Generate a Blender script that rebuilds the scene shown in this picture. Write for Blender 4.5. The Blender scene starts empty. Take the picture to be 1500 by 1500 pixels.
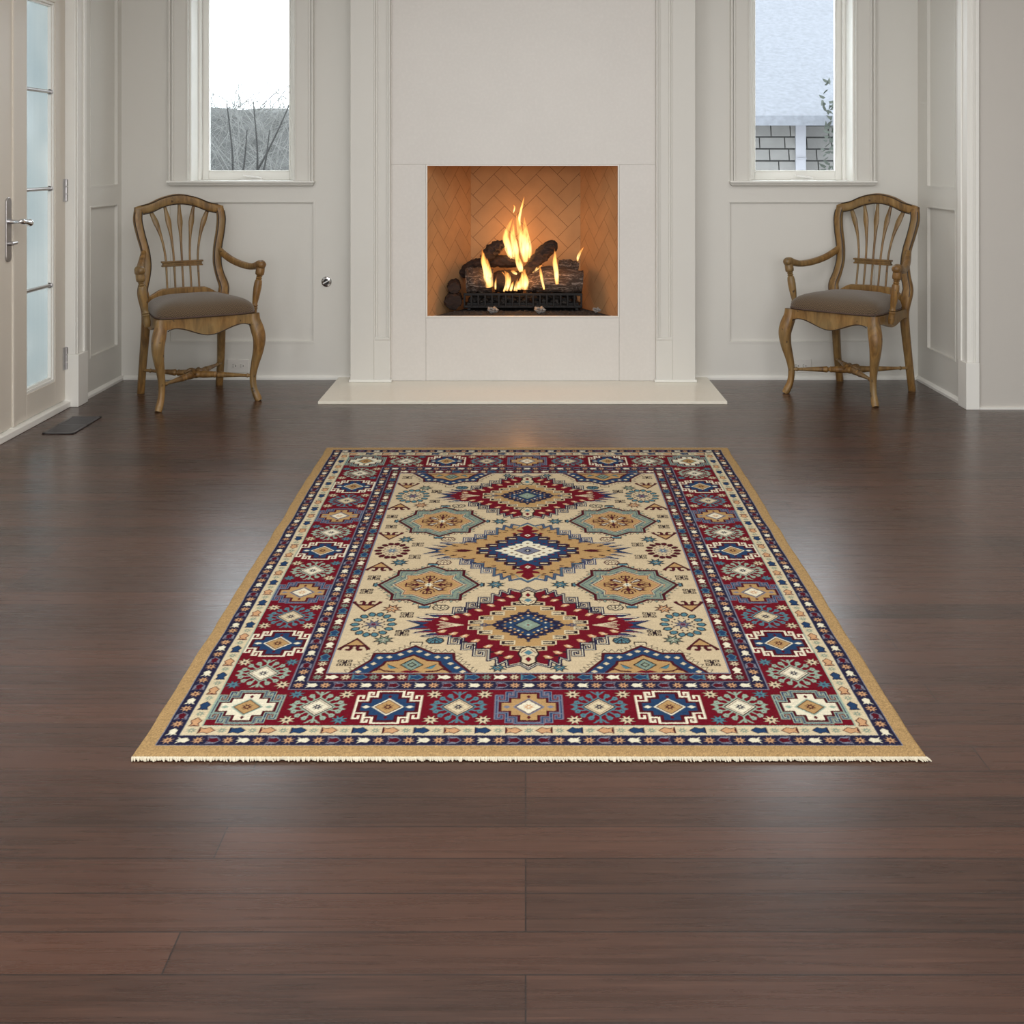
import bpy, bmesh, math, random
import numpy as np
from mathutils import Vector, Matrix, noise as mnoise

S = bpy.context.scene
C = S.collection
random.seed(7)

# ---------------------------------------------------------------- camera
cam_d = bpy.data.cameras.new('camera')
cam = bpy.data.objects.new('camera', cam_d); C.objects.link(cam)
cam.location = (0, 0, 1.2); cam.rotation_euler = (math.pi / 2, 0, 0)
cam_d.sensor_width = 36; cam_d.lens = 1700 / 1500 * 36
cam_d.shift_x = -20 / 1500; cam_d.shift_y = -(750 - 235) / 1500
cam_d.clip_start = .05
S.camera = cam

# ---------------------------------------------------------------- world, lights, exposure
w = bpy.data.worlds.new('overcast_sky'); S.world = w; w.use_nodes = True
bg = w.node_tree.nodes['Background']; bg.inputs[0].default_value = (.90, .95, 1.0, 1); bg.inputs[1].default_value = 5.2

def area(name, loc, rot, sx, sy, power, col=(1, 1, 1), spread=math.pi):
    l = bpy.data.lights.new(name, 'AREA'); l.shape = 'RECTANGLE'; l.size = sx; l.size_y = sy; l.energy = power; l.color = col; l.spread = spread
    o = bpy.data.objects.new(name, l); C.objects.link(o); o.location = loc; o.rotation_euler = rot
    return o
area('ceiling_light', (0.2, 2.2, 2.7), (0, 0, 0), 3.2, 4.2, 86, (1, .985, .965))
area('rear_window_light', (0.6, -2.8, 1.6), (math.radians(83), 0, 0), 3.6, 2.0, 96, (.97, .985, 1))
area('left_window_light', (-2.15, 0.6, 1.4), (0, math.radians(-90), 0), 2.0, 3.2, 48, (.86, .94, 1))

vs = S.view_settings
vs.view_transform = 'Standard'; vs.look = 'None'; vs.exposure = 0.2; vs.gamma = 1; vs.use_curve_mapping = False

# ---------------------------------------------------------------- materials
def srgb(c):
    return tuple((v/255/12.92 if v/255 <= .04045 else ((v/255+.055)/1.055)**2.4) for v in c) + (1,)
class NT:
    def __init__(s, name):
        s.m = bpy.data.materials.new(name); s.m.use_nodes = True; s.t = s.m.node_tree; s.t.nodes.clear()
        s.out = s.n('ShaderNodeOutputMaterial')
    def n(s, typ, **kw):
        nd = s.t.nodes.new(typ)
        for k, v in kw.items(): setattr(nd, k, v)
        return nd
    def l(s, a, b): s.t.links.new(a, b)
    def bsdf(s, **kw):
        b = s.n('ShaderNodeBsdfPrincipled')
        for k, v in kw.items():
            b.inputs[k].default_value = v
        s.l(b.outputs[0], s.out.inputs[0]); return b
    def coord(s, scale=(1, 1, 1), out='Object', rot=(0, 0, 0)):
        c = s.n('ShaderNodeTexCoord'); m = s.n('ShaderNodeMapping'); m.inputs['Scale'].default_value = scale; m.inputs['Rotation'].default_value = rot
        s.l(c.outputs[out], m.inputs[0]); return m.outputs[0]
    def noise(s, vec, scale, detail=4, rough=.55, dist=0):
        n = s.n('ShaderNodeTexNoise'); n.inputs['Scale'].default_value = scale; n.inputs['Detail'].default_value = detail
        n.inputs['Roughness'].default_value = rough; n.inputs['Distortion'].default_value = dist
        s.l(vec, n.inputs['Vector']); return n.outputs['Fac']
    def ramp(s, fac, stops):
        r = s.n('ShaderNodeValToRGB'); e = r.color_ramp.elements
        while len(e) < len(stops): e.new(.5)
        for k, (p, c) in enumerate(stops): e[k].position = p; e[k].color = c
        s.l(fac, r.inputs[0]); return r.outputs[0]
    def mix(s, fac, a, b, mode='MIX'):
        m = s.n('ShaderNodeMix', data_type='RGBA', blend_type=mode)
        for k, v in ((0, fac), (6, a), (7, b)):
            if hasattr(v, 'links'): s.l(v, m.inputs[k])
            else: m.inputs[k].default_value = v
        return m.outputs[2]
    def bump(s, b, h, strength=.3, dist=.002):
        u = s.n('ShaderNodeBump'); u.inputs['Strength'].default_value = strength; u.inputs['Distance'].default_value = dist
        s.l(h, u.inputs['Height']); s.l(u.outputs[0], b.inputs['Normal'])

def mat_paint(name, col, rough=.45):
    t = NT(name); b = t.bsdf(Roughness=rough)
    v = t.coord(); n = t.noise(v, 1.3, 3)
    t.l(t.mix(n, srgb(col), srgb([min(255, c + 5) for c in col])), b.inputs['Base Color'])
    t.bump(b, t.noise(v, 220, 2), .04, .001)
    return t.m
M = {}
M['wall'] = mat_paint('warm_white_paint', (219, 216, 209))
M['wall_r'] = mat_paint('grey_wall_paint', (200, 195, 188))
M['trim'] = mat_paint('white_trim_paint', (236, 234, 228), .35)
M['stone'] = None
M['door'] = mat_paint('door_paint', (214, 206, 194), .4)
M['ceil'] = mat_paint('ceiling_paint', (235, 233, 228), .7)

def stone(name, col, rough):
    t = NT(name); b = t.bsdf(Roughness=rough)
    v = t.coord(); n = t.noise(v, 3, 6, .6, .8); n2 = t.noise(v, 60, 4)
    c = t.mix(n, srgb(col), srgb([c - 9 for c in col])); c = t.mix(t.ramp(n2, [(.45, (0, 0, 0, 1)), (.75, (.25, .25, .25, 1))]), c, srgb([c + 12 for c in col]))
    t.l(c, b.inputs['Base Color']); return t.m
M['stone'] = stone('limestone_surround', (226, 221, 215), .4)
M['hearth'] = stone('hearth_slab_stone', (236, 229, 214), .22)

def floor_mat():
    t = NT('dark_plank_floor'); b = t.bsdf(); b.inputs['Coat Weight'].default_value = .14; b.inputs['Coat Roughness'].default_value = .24
    v = t.coord()
    br = t.n('ShaderNodeTexBrick'); br.offset = .37; br.offset_frequency = 3; br.squash = 1
    br.inputs['Color1'].default_value = (0, 0, 0, 1); br.inputs['Color2'].default_value = (1, 1, 1, 1); br.inputs['Mortar'].default_value = (.5, .5, .5, 1)
    br.inputs['Scale'].default_value = 1; br.inputs['Brick Width'].default_value = 1.45; br.inputs['Row Height'].default_value = .095
    br.inputs['Mortar Size'].default_value = .0013; br.inputs['Mortar Smooth'].default_value = .1; br.inputs['Bias'].default_value = 0
    t.l(v, br.inputs['Vector'])
    g = t.noise(t.coord((1.1, 26, 1)), 2.4, 8, .65, .6)
    g2 = t.noise(t.coord((3, 120, 1)), 2, 5, .7)
    blot = t.noise(t.coord((.9, 2.2, 1)), 1.6, 4)
    c = t.mix(br.outputs['Color'], srgb((24, 12, 9)), srgb((88, 54, 40)))
    c = t.mix(.5, c, t.ramp(g, [(.25, srgb((18, 9, 7))), (.5, srgb((48, 27, 20))), (.75, srgb((94, 60, 44)))]))
    c = t.mix(.25, c, t.ramp(g2, [(.3, srgb((26, 16, 12))), (.7, srgb((92, 66, 52)))]))
    c = t.mix(t.ramp(blot, [(.35, (0, 0, 0, 1)), (.7, (.4, .4, .4, 1))]), c, srgb((78, 50, 38)))
    c = t.mix(br.outputs['Fac'], c, srgb((30, 20, 17)))
    t.l(c, b.inputs['Base Color'])
    r = t.n('ShaderNodeMapRange'); r.inputs['To Min'].default_value = .20; r.inputs['To Max'].default_value = .36
    t.l(g, r.inputs[0]); t.l(r.outputs[0], b.inputs['Roughness'])
    h = t.mix(br.outputs['Fac'], g2, (0, 0, 0, 1)); t.bump(b, h, .12, .0012)
    return t.m
M['floor'] = floor_mat()

def wood_mat():
    t = NT('aged_pine'); b = t.bsdf(Roughness=.38)
    g = t.noise(t.coord((14, 14, 2.2)), 2.2, 7, .6, 1.2)
    p = t.noise(t.coord(), 5.5, 4, .6); k = t.noise(t.coord(), 38, 2, .5)
    c = t.ramp(g, [(.25, srgb((70, 44, 22))), (.5, srgb((132, 96, 50))), (.75, srgb((172, 134, 80)))])
    c = t.mix(t.ramp(p, [(.42, (0, 0, 0, 1)), (.72, (.6, .6, .6, 1))]), c, srgb((136, 118, 80)))
    c = t.mix(t.ramp(k, [(.68, (0, 0, 0, 1)), (.75, (.85, .85, .85, 1))]), c, srgb((48, 30, 20)))
    ge = t.n('ShaderNodeNewGeometry')
    c = t.mix(t.ramp(ge.outputs['Pointiness'], [(.54, (0, 0, 0, 1)), (.64, (.7, .7, .7, 1))]), c, srgb((52, 34, 22)))
    t.l(c, b.inputs['Base Color']); t.bump(b, g, .15, .001); return t.m
M['wood'] = wood_mat()
M['glaze'] = mat_paint('dark_edge_glaze', (44, 30, 20), .5)
def fabric_mat():
    t = NT('taupe_herringbone_fabric'); b = t.bsdf(Roughness=.9)
    b.inputs['Sheen Weight'].default_value = .25
    # chevron: zigzag the coordinate, then stripe it
    tc = t.n('ShaderNodeTexCoord'); sp = t.n('ShaderNodeSeparateXYZ'); t.l(tc.outputs['Object'], sp.inputs[0])
    pp = t.n('ShaderNodeMath', operation='PINGPONG'); pp.inputs[1].default_value = .012; t.l(sp.outputs[0], pp.inputs[0])
    ad = t.n('ShaderNodeMath', operation='ADD'); t.l(pp.outputs[0], ad.inputs[0]); t.l(sp.outputs[1], ad.inputs[1])
    ml = t.n('ShaderNodeMath', operation='MULTIPLY'); ml.inputs[1].default_value = 620; ad2 = t.n('ShaderNodeMath', operation='ADD'); t.l(ad.outputs[0], ad2.inputs[0]); t.l(sp.outputs[2], ad2.inputs[1]); t.l(ad2.outputs[0], ml.inputs[0])
    sn = t.n('ShaderNodeMath', operation='SINE'); t.l(ml.outputs[0], sn.inputs[0])
    mr = t.n('ShaderNodeMapRange'); mr.inputs['From Min'].default_value = -1; t.l(sn.outputs[0], mr.inputs[0])
    c = t.mix(mr.outputs[0], srgb((52, 39, 28)), srgb((116, 95, 70)))
    t.l(c, b.inputs['Base Color']); t.bump(b, mr.outputs[0], .4, .001); return t.m
M['fabric'] = fabric_mat()
def simple(name, col, rough=.5, metal=0, var=.15, sc=20, bump=0):
    t = NT(name); b = t.bsdf(Roughness=rough, Metallic=metal)
    n = t.noise(t.coord(), sc, 4)
    t.l(t.mix(n, srgb([c*(1-var) for c in col]), srgb([min(255, c*(1+var)) for c in col])), b.inputs['Base Color'])
    if bump: t.bump(b, t.noise(t.coord(), sc*3, 5), bump, .004)
    return t.m
M['nickel'] = simple('brushed_nickel', (185, 182, 182), .3, 1, .08, 40)
M['chrome'] = simple('polished_chrome', (225, 225, 228), .08, 1, .03)
M['plastic'] = simple('white_plastic', (226, 222, 216), .35, 0, .02)
M['slot'] = simple('dark_slot', (30, 28, 28), .6)
M['vent'] = simple('bronze_vent_metal', (92, 90, 92), .4, .7)
M['brick'] = simple('firebrick', (176, 134, 92), .85, 0, .12, 7, .15)
M['mortar'] = simple('dark_mortar', (120, 86, 58), .95, 0, .2, 30)
M['iron'] = simple('black_iron', (22, 20, 20), .5, .5, .2, 30, .2)
M['ember'] = simple('black_lava_granules', (34, 30, 28), .75, 0, .5, 90, .6)
M['rock'] = simple('silvery_lava_rock', (120, 118, 116), .5, .3, .5, 60, .5)
M['handle'] = simple('white_window_hardware', (238, 236, 232), .3, 0, .02)
M['fringe'] = simple('ivory_cotton_fringe', (200, 190, 168), .9, 0, .08, 60)

def bark_mat(name, lo, hi, pale, amt):
    t = NT(name); b = t.bsdf(Roughness=.75)
    v = t.coord((1, 1, 1)); n = t.noise(t.coord((9, 60, 60)), 1.4, 6, .7, 1.5); k = t.noise(v, 30, 5, .7)
    c = t.ramp(n, [(.3, srgb(lo)), (.6, srgb(hi))])
    c = t.mix(t.ramp(n, [(.52, (0, 0, 0, 1)), (.62, (amt, amt, amt, 1))]), c, srgb(pale))
    c = t.mix(t.ramp(k, [(.4, (0, 0, 0, 1)), (.7, (.5, .5, .5, 1))]), c, srgb(lo))
    t.l(c, b.inputs['Base Color']); t.bump(b, n, .8, .008); return t.m
M['bark'] = bark_mat('ashy_bark', (26, 18, 14), (84, 64, 52), (165, 150, 140), .8)
M['char'] = bark_mat('charred_log', (16, 11, 9), (54, 32, 22), (90, 62, 44), .35)
M['endgrain'] = simple('pale_end_grain', (190, 140, 100), .8, 0, .2, 30)

def glass_mat(name, tint, refl):
    t = NT(name)
    a = t.n('ShaderNodeBsdfTransparent'); a.inputs[0].default_value = tint
    g = t.n('ShaderNodeBsdfGlossy'); g.inputs['Roughness'].default_value = .02
    f = t.n('ShaderNodeFresnel'); f.inputs[0].default_value = 1.45
    m = t.n('ShaderNodeMixShader'); mu = t.n('ShaderNodeMath', operation='MULTIPLY'); mu.inputs[1].default_value = refl
    t.l(f.outputs[0], mu.inputs[0]); t.l(mu.outputs[0], m.inputs[0]); t.l(a.outputs[0], m.inputs[1]); t.l(g.outputs[0], m.inputs[2]); t.l(m.outputs[0], t.out.inputs[0])
    return t.m
M['glass'] = glass_mat('clear_window_glass', (.93, .95, .95, 1), .6)
def frosted():
    t = NT('frosted_door_glass')
    a = t.n('ShaderNodeBsdfTranslucent'); g = t.n('ShaderNodeBsdfGlossy'); g.inputs['Roughness'].default_value = .15
    n = t.noise(t.coord((1, 60, .6)), 1.5, 4, .6); n2 = t.noise(t.coord((1, 1, 1)), 2.2, 2)
    c = t.mix(n, srgb((174, 178, 177)), srgb((188, 191, 189))); c = t.mix(t.ramp(n2, [(.35, (0, 0, 0, 1)), (.7, (.6, .6, .6, 1))]), c, srgb((158, 168, 170)))
    t.l(c, a.inputs[0])
    f = t.n('ShaderNodeFresnel'); f.inputs[0].default_value = 1.4
    m = t.n('ShaderNodeMixShader'); t.l(f.outputs[0], m.inputs[0]); t.l(a.outputs[0], m.inputs[1]); t.l(g.outputs[0], m.inputs[2]); t.l(m.outputs[0], t.out.inputs[0])
    return t.m
M['frost'] = frosted()
def flame_mat():
    t = NT('gas_flame')
    tc = t.n('ShaderNodeTexCoord'); sp = t.n('ShaderNodeSeparateXYZ'); t.l(tc.outputs['Generated'], sp.inputs[0])
    n = t.noise(t.coord((70, 70, 9)), 1, 3, .6)
    c = t.ramp(sp.outputs[2], [(0, (1, .46, .12, 1)), (.25, (1, .66, .26, 1)), (.6, (1, .5, .13, 1)), (1, (1, .28, .04, 1))])
    st = t.ramp(sp.outputs[2], [(0, (.55, .55, .55, 1)), (.2, (1, 1, 1, 1)), (.6, (.7, .7, .7, 1)), (1, (.18, .18, .18, 1))])
    lw = t.n('ShaderNodeLayerWeight'); lw.inputs[0].default_value = .5
    inv = t.n('ShaderNodeMath', operation='SUBTRACT'); inv.inputs[0].default_value = 1; t.l(lw.outputs['Facing'], inv.inputs[1])
    pw = t.n('ShaderNodeMath', operation='POWER'); pw.inputs[1].default_value = 1.5; t.l(inv.outputs[0], pw.inputs[0])
    m1 = t.n('ShaderNodeMath', operation='MULTIPLY'); t.l(pw.outputs[0], m1.inputs[0]); t.l(st, m1.inputs[1])
    nr = t.ramp(n, [(.38, (.10, .10, .10, 1)), (.62, (1, 1, 1, 1))])
    m2 = t.n('ShaderNodeMath', operation='MULTIPLY'); t.l(m1.outputs[0], m2.inputs[0]); t.l(nr, m2.inputs[1])
    e = t.n('ShaderNodeEmission'); t.l(c, e.inputs[0]); e.inputs[1].default_value = 2.6
    tr = t.n('ShaderNodeBsdfTransparent'); m = t.n('ShaderNodeMixShader')
    t.l(m2.outputs[0], m.inputs[0]); t.l(tr.outputs[0], m.inputs[1]); t.l(e.outputs[0], m.inputs[2]); t.l(m.outputs[0], t.out.inputs[0])
    return t.m
M['flame'] = flame_mat()
M['glow'] = None

def pile_mat():
    t = NT('knotted_wool_pile'); b = t.bsdf(Roughness=.95)
    b.inputs['Specular IOR Level'].default_value = .08
    a = t.n('ShaderNodeAttribute'); a.attribute_name = 'knots'
    n = t.noise(t.coord((60, 900, 1)), 1, 3, .6); n2 = t.noise(t.coord(), 700, 2)
    c = t.mix(t.ramp(n, [(.3, (.16, .16, .16, 1)), (.65, (0, 0, 0, 1))]), a.outputs['Color'], (.06, .045, .04, 1))
    t.l(c, b.inputs['Base Color'])
    t.bump(b, t.mix(.5, n, n2), .5, .002); return t.m
M['pile'] = pile_mat()

# ---------------------------------------------------------------- mesh helpers
class MB:
    def __init__(s): s.v = []; s.f = []; s.mi = []; s.cur = 0
    def add(s, vs_, fs_):
        k = len(s.v); s.v += [tuple(p) for p in vs_]; s.f += [tuple(i + k for i in f) for f in fs_]; s.mi += [s.cur] * len(fs_); return s
    def box(s, x0, x1, y0, y1, z0, z1):
        return s.add([(x0,y0,z0),(x1,y0,z0),(x1,y1,z0),(x0,y1,z0),(x0,y0,z1),(x1,y0,z1),(x1,y1,z1),(x0,y1,z1)],
                     [(0,3,2,1),(4,5,6,7),(0,1,5,4),(1,2,6,5),(2,3,7,6),(3,0,4,7)])
    def prism(s, pts, axis, a, b):
        """pts: outline in the other two axes; extruded along axis from a to b"""
        def mk(p, q, t): return {'x': (t, p, q), 'y': (p, t, q), 'z': (p, q, t)}[axis]
        n = len(pts)
        return s.add([mk(p, q, a) for p, q in pts] + [mk(p, q, b) for p, q in pts],
                     [tuple(range(n))[::-1], tuple(range(n, 2*n))] + [(i, (i+1) % n, (i+1) % n + n, i + n) for i in range(n)])
    def sweep(s, path, rad, ref=(0, 1, 0), n=12, ex=1.0, sub=6, cap=True):
        P_, R_ = smooth(path, rad, sub); P_ = [Vector(p) for p in P_]; ref = Vector(ref); rings = []
        for i, p in enumerate(P_):
            t = (P_[min(i+1, len(P_)-1)] - P_[max(i-1, 0)]).normalized()
            a = ref - t * ref.dot(t)
            a = a.normalized() if a.length > 1e-4 else t.orthogonal().normalized()
            b = t.cross(a); r = R_[i]
            rings.append([p + a * (abs(math.cos(q))**ex * (1 if math.cos(q) >= 0 else -1)) * r[0] + b * (abs(math.sin(q))**ex * (1 if math.sin(q) >= 0 else -1)) * r[1]
                          for q in [2*math.pi*(j+.5)/n for j in range(n)]])
        fs_ = [(i*n+j, i*n+(j+1) % n, (i+1)*n+(j+1) % n, (i+1)*n+j) for i in range(len(rings)-1) for j in range(n)]
        if cap: fs_ += [tuple(range(n))[::-1], tuple(range((len(rings)-1)*n, len(rings)*n))]
        return s.add([p for r in rings for p in r], fs_)
    def ball(s, c, r, n=10, sq=(1, 1, 1), nz=0):
        vs_ = []; fs_ = []
        for i in range(n+1):
            for j in range(2*n):
                a = math.pi*i/n; b = math.pi*j/n
                d = Vector((math.sin(a)*math.cos(b)*sq[0], math.sin(a)*math.sin(b)*sq[1], math.cos(a)*sq[2]))
                k = 1 + nz * mnoise.noise(Vector(c)*40 + d*2.5)
                vs_.append(Vector(c) + d * r * k)
        for i in range(n):
            for j in range(2*n): fs_.append((i*2*n+j, (i+1)*2*n+j, (i+1)*2*n+(j+1) % (2*n), i*2*n+(j+1) % (2*n)))
        return s.add(vs_, fs_)
    def build(s, name, mats, parent=None, smooth_=False, bevel=0, seg=2):
        me = bpy.data.meshes.new(name); me.from_pydata(s.v, [], s.f)
        for m in (mats if isinstance(mats, (list, tuple)) else [mats]): me.materials.append(m)
        if any(s.mi): me.polygons.foreach_set('material_index', s.mi)
        bm = bmesh.new(); bm.from_mesh(me); bmesh.ops.recalc_face_normals(bm, faces=bm.faces); bm.to_mesh(me); bm.free()
        if smooth_:
            me.polygons.foreach_set('use_smooth', [True]*len(me.polygons))
            try: me.set_sharp_from_angle(angle=math.radians(50))
            except Exception: pass
        me.update()
        o = bpy.data.objects.new(name, me); C.objects.link(o)
        if parent: o.parent = parent
        if bevel:
            b = o.modifiers.new('bevel', 'BEVEL'); b.width = bevel; b.segments = seg; b.limit_method = 'ANGLE'; b.angle_limit = math.radians(40); b.harden_normals = False
        return o
def smooth(path, rad, sub):
    pts = [Vector(p) for p in path]; rs = [(r, r) if not isinstance(r, (tuple, list)) else r for r in rad]
    if sub <= 1 or len(pts) < 3: return pts, rs
    op, orr = [], []
    for i in range(len(pts)-1):
        p0, p1, p2, p3 = pts[max(i-1, 0)], pts[i], pts[i+1], pts[min(i+2, len(pts)-1)]
        r0, r1, r2, r3 = rs[max(i-1, 0)], rs[i], rs[i+1], rs[min(i+2, len(pts)-1)]
        for k in range(sub):
            t = k/sub
            f = lambda a, b, c, d: .5*((2*b) + (c-a)*t + (2*a-5*b+4*c-d)*t*t + (3*b-a-3*c+d)*t**3)
            op.append(Vector([f(p0[q], p1[q], p2[q], p3[q]) for q in range(3)]))
            orr.append(tuple(max(.0008, f(r0[q], r1[q], r2[q], r3[q])) for q in range(2)))
    op.append(pts[-1]); orr.append(rs[-1]); return op, orr
def tag(o, label, cat, group=None, kind=None):
    o['label'] = label; o['category'] = cat
    if group: o['group'] = group
    if kind: o['kind'] = kind
    return o
def struct(o, label=None, cat=None):
    o['kind'] = 'structure'
    if label: o['label'] = label
    if cat: o['category'] = cat
    return o
def empty(name, loc=(0, 0, 0), rz=0):
    o = bpy.data.objects.new(name, None); C.objects.link(o); o.location = loc; o.rotation_euler = (0, 0, rz); o.empty_display_size = .1; return o
# ---------------------------------------------------------------- rug pattern (knot colours computed on a grid)
PAL = dict(tan=(176,144,98), cream=(214,198,164), field=(206,187,153), red=(108,2,26), maroon=(72,8,24), navy=(30,30,58), blue=(30,62,98),
           teal=(80,124,136), sage=(132,148,130), ivory=(232,224,198), peach=(204,158,116), dark=(38,24,28), grey=(120,124,140),
           gold=(182,146,96), wine=(84,6,26), mint=(150,172,154), slate=(60,66,96))
PN = list(PAL.keys())
SC = 1.6
GW, GH = 1000, 1340
canvas = np.zeros((int(GH*SC), int(GW*SC)), np.uint8)

def fillpoly(pts, col):
    p = np.array(pts, float) * SC
    x0 = max(int(p[:, 0].min()) - 1, 0); x1 = min(int(p[:, 0].max()) + 2, canvas.shape[1])
    y0 = max(int(p[:, 1].min()) - 1, 0); y1 = min(int(p[:, 1].max()) + 2, canvas.shape[0])
    if x1 <= x0 or y1 <= y0: return
    gx = np.arange(x0, x1)[None, :] + .5; gy = np.arange(y0, y1)[:, None] + .5
    ins = np.zeros((y1 - y0, x1 - x0), bool)
    n = len(p)
    for i in range(n):
        ax, ay = p[i]; bx, by = p[(i + 1) % n]
        if ay == by: continue
        c = (ay > gy) != (by > gy)
        ins ^= c & (gx < (bx - ax) * (gy - ay) / (by - ay) + ax)
    canvas[y0:y1, x0:x1][ins] = PN.index(col)

class Pen:
    """draws in a local frame; every shape repeated for each mirror sign pair"""
    def __init__(s, cx, cy, rot=0, k=1.0, mir=((1, 1),), ky=None):
        s.c = (cx, cy); s.r = rot; s.k = k; s.ky = ky or k; s.m = mir
    def tf(s, pts, m):
        out = []
        for x, y in pts:
            x, y = x * m[0] * s.k, y * m[1] * s.ky
            for _ in range(s.r % 4): x, y = -y, x
            out.append((s.c[0] + x, s.c[1] + y))
        return out
    def P(s, pts, col):
        for m in s.m: fillpoly(s.tf(pts, m), col)
    def S(s, pts, w, col, close=False):
        q = list(pts) + ([pts[0]] if close else [])
        for m in s.m:
            t = s.tf(q, m)
            for (ax, ay), (bx, by) in zip(t[:-1], t[1:]):
                dx, dy = bx - ax, by - ay; L = math.hypot(dx, dy) or 1
                dx, dy = dx / L * w / 2, dy / L * w / 2
                fillpoly([(ax - dx - dy, ay - dy + dx), (ax - dx + dy, ay - dy - dx), (bx + dx + dy, by + dy - dx), (bx + dx - dy, by + dy + dx)], col)
Q4 = ((1, 1), (-1, 1), (1, -1), (-1, -1)); Q2 = ((1, 1), (-1, 1))

def quad(pts):                                   # quadrant outline -> closed outline
    a = list(pts)
    return a + [(x, -y) for x, y in a[::-1]] + [(-x, -y) for x, y in a] + [(-x, y) for x, y in a[::-1]]

def star8(p, r, col, dot=None, inner=.42, edge=True):
    if edge and r > 11: star8(p, r + 2.2, 'dark', None, inner, False)
    pts = []
    for k in range(16):
        a = math.pi * k / 8 + math.pi / 8 * 1.0
        rr = r if k % 2 == 0 else r * inner
        pts.append((rr * math.cos(a), rr * math.sin(a)))
    p.P(pts, col)
    if dot: p.P([(r*.28, 0), (0, r*.28), (-r*.28, 0), (0, -r*.28)], dot)

def tulip(p, col, edge=None):                    # points to +x
    if edge: p.P([(10, 0), (4, 7.5), (-9, 8.5), (-6, 0), (-9, -8.5), (4, -7.5)], edge)
    p.P([(8.5, 0), (4, 5.5), (-3, 4), (-8.5, 7.5), (-5, 1.8), (-9, 0), (-5, -1.8), (-8.5, -7.5), (-3, -4), (4, -5.5)], col)

def fish(p, col, edge=None):
    if edge: p.P([(12, 0), (3, 8), (-4, 5), (-11, 8), (-11, -8), (-4, -5), (3, -8)], edge)
    p.P([(10, 0), (2.5, 6.5), (-4, 3), (-9.5, 6.5), (-7.5, 0), (-9.5, -6.5), (-4, -3), (2.5, -6.5)], col)

def frame(a, b, col):                            # ring between insets a and b
    for x0, x1, y0, y1 in ((a, GW - a, a, b), (a, GW - a, GH - b, GH - a), (a, b, a, GH - a), (GW - b, GW - a, a, GH - a)):
        fillpoly([(x0, y0), (x1, y0), (x1, y1), (x0, y1)], col)

def run(d, step, fn):
    """repeat items fn(pen, k) along a ring at inset d, mirrored about the middle of every side"""
    for L, horiz in ((GW, True), (GH, False)):
        n = int(round((L - 2 * d) / step)); n += n % 2
        st = (L - 2 * d) / n
        for i in range(n + 1):
            s = d + i * st; k = i if i <= n // 2 else n - i
            fl = 1 if i <= n // 2 else -1
            if not horiz and i in (0, n): continue
            for far in (0, 1):
                if horiz: pen = Pen(s, d if not far else GH - d, 0 if fl > 0 else 2)
                else: pen = Pen(d if not far else GW - d, s, 1 if fl > 0 else 3)
                fn(pen, k)

def cross(p, ol, inn, core, dia, star, line=None):
    hp = [(0, 40), (17, 40), (17, 27), (30, 27), (30, 16), (44, 16), (44, 0)]
    p.P(quad(hp), inn)
    body = [(0, 36), (13, 36), (13, 23), (26, 23), (26, 12), (40, 12), (40, 0)]
    p.P(quad(body), 'maroon')
    p.P(quad([(0, 34), (11, 34), (11, 20.5), (24, 20.5), (24, 10), (37, 10), (37, 0)]), core)
    for pth in ([(0, 41), (18, 41), (18, 27), (30, 27), (30, 38), (24, 38), (24, 33)],
                [(30, 27), (30, 16), (44, 16), (44, 29), (37, 29), (37, 23)], [(44, 16), (44, 0)]):
        if line: p.S(pth, 5.2, line); p.S(pth, 2.2, ol)
        else: p.S(pth, 3.6, ol)
    p.P([(36, 0), (30, 4), (24, 0), (30, -4)], line or ol); p.P([(-36, 0), (-30, 4), (-24, 0), (-30, -4)], line or ol)
    p.P([(0, 31), (3, 27), (0, 22), (-3, 27)], 'wine'); p.P([(0, -31), (3, -27), (0, -22), (-3, -27)], 'wine')
    p.P([(22, 0), (0, 22), (-22, 0), (0, -22)], line or ol)
    p.P([(19, 0), (0, 19), (-19, 0), (0, -19)], 'maroon')
    p.P([(17, 0), (0, 17), (-17, 0), (0, -17)], dia)
    star8(p, 9, star, dia)

def flower(p, col, dia, star):
    for a in (0, 22, 45, 68, 90):
        c, n = math.cos(math.radians(a)), math.sin(math.radians(a))
        f = 24 / (abs(c) + abs(n)); R = 31 if a % 90 else 33
        p.S([(c*f, n*f), (c*R, n*R)], 2.4, col)
        if a == 90: p.P([(0, 31), (6, 40), (11, 41), (4, 33)], col); p.P([(-2, 30), (-2, 40), (2, 40), (2, 30)], col)
        elif a == 0: p.P([(31, 0), (40, 6), (34, 9), (29, 3)], col)
        else:
            x, y = c*R, n*R
            p.P([(x-4, y-3), (x+1, y-5.5), (x+5.5, y-2), (x+4, y+4), (x-1, y+5)], col); p.P([(x, y-1.5), (x+2, y), (x, y+1.5)], 'maroon')
    for r_, cc in ((26, col), (23, 'maroon'), (20.5, dia), (18, 'maroon'), (16.5, dia)): p.P([(r_, 0), (0, r_), (-r_, 0), (0, -r_)], cc)
    star8(p, 8.5, star, dia)

def knot4(p, col):
    for sx in (1, -1):
        for sy in (1, -1):
            p.S([(sx*2, sy*2), (sx*2, sy*8.5), (sx*10, sy*8.5), (sx*10, sy*3.5), (sx*5.5, sy*3.5), (sx*5.5, sy*5.5)], 1.9, col)
    p.S([(-10, 0), (10, 0)], 1.5, col); p.S([(0, -4), (0, 4)], 1.9, col)

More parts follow.
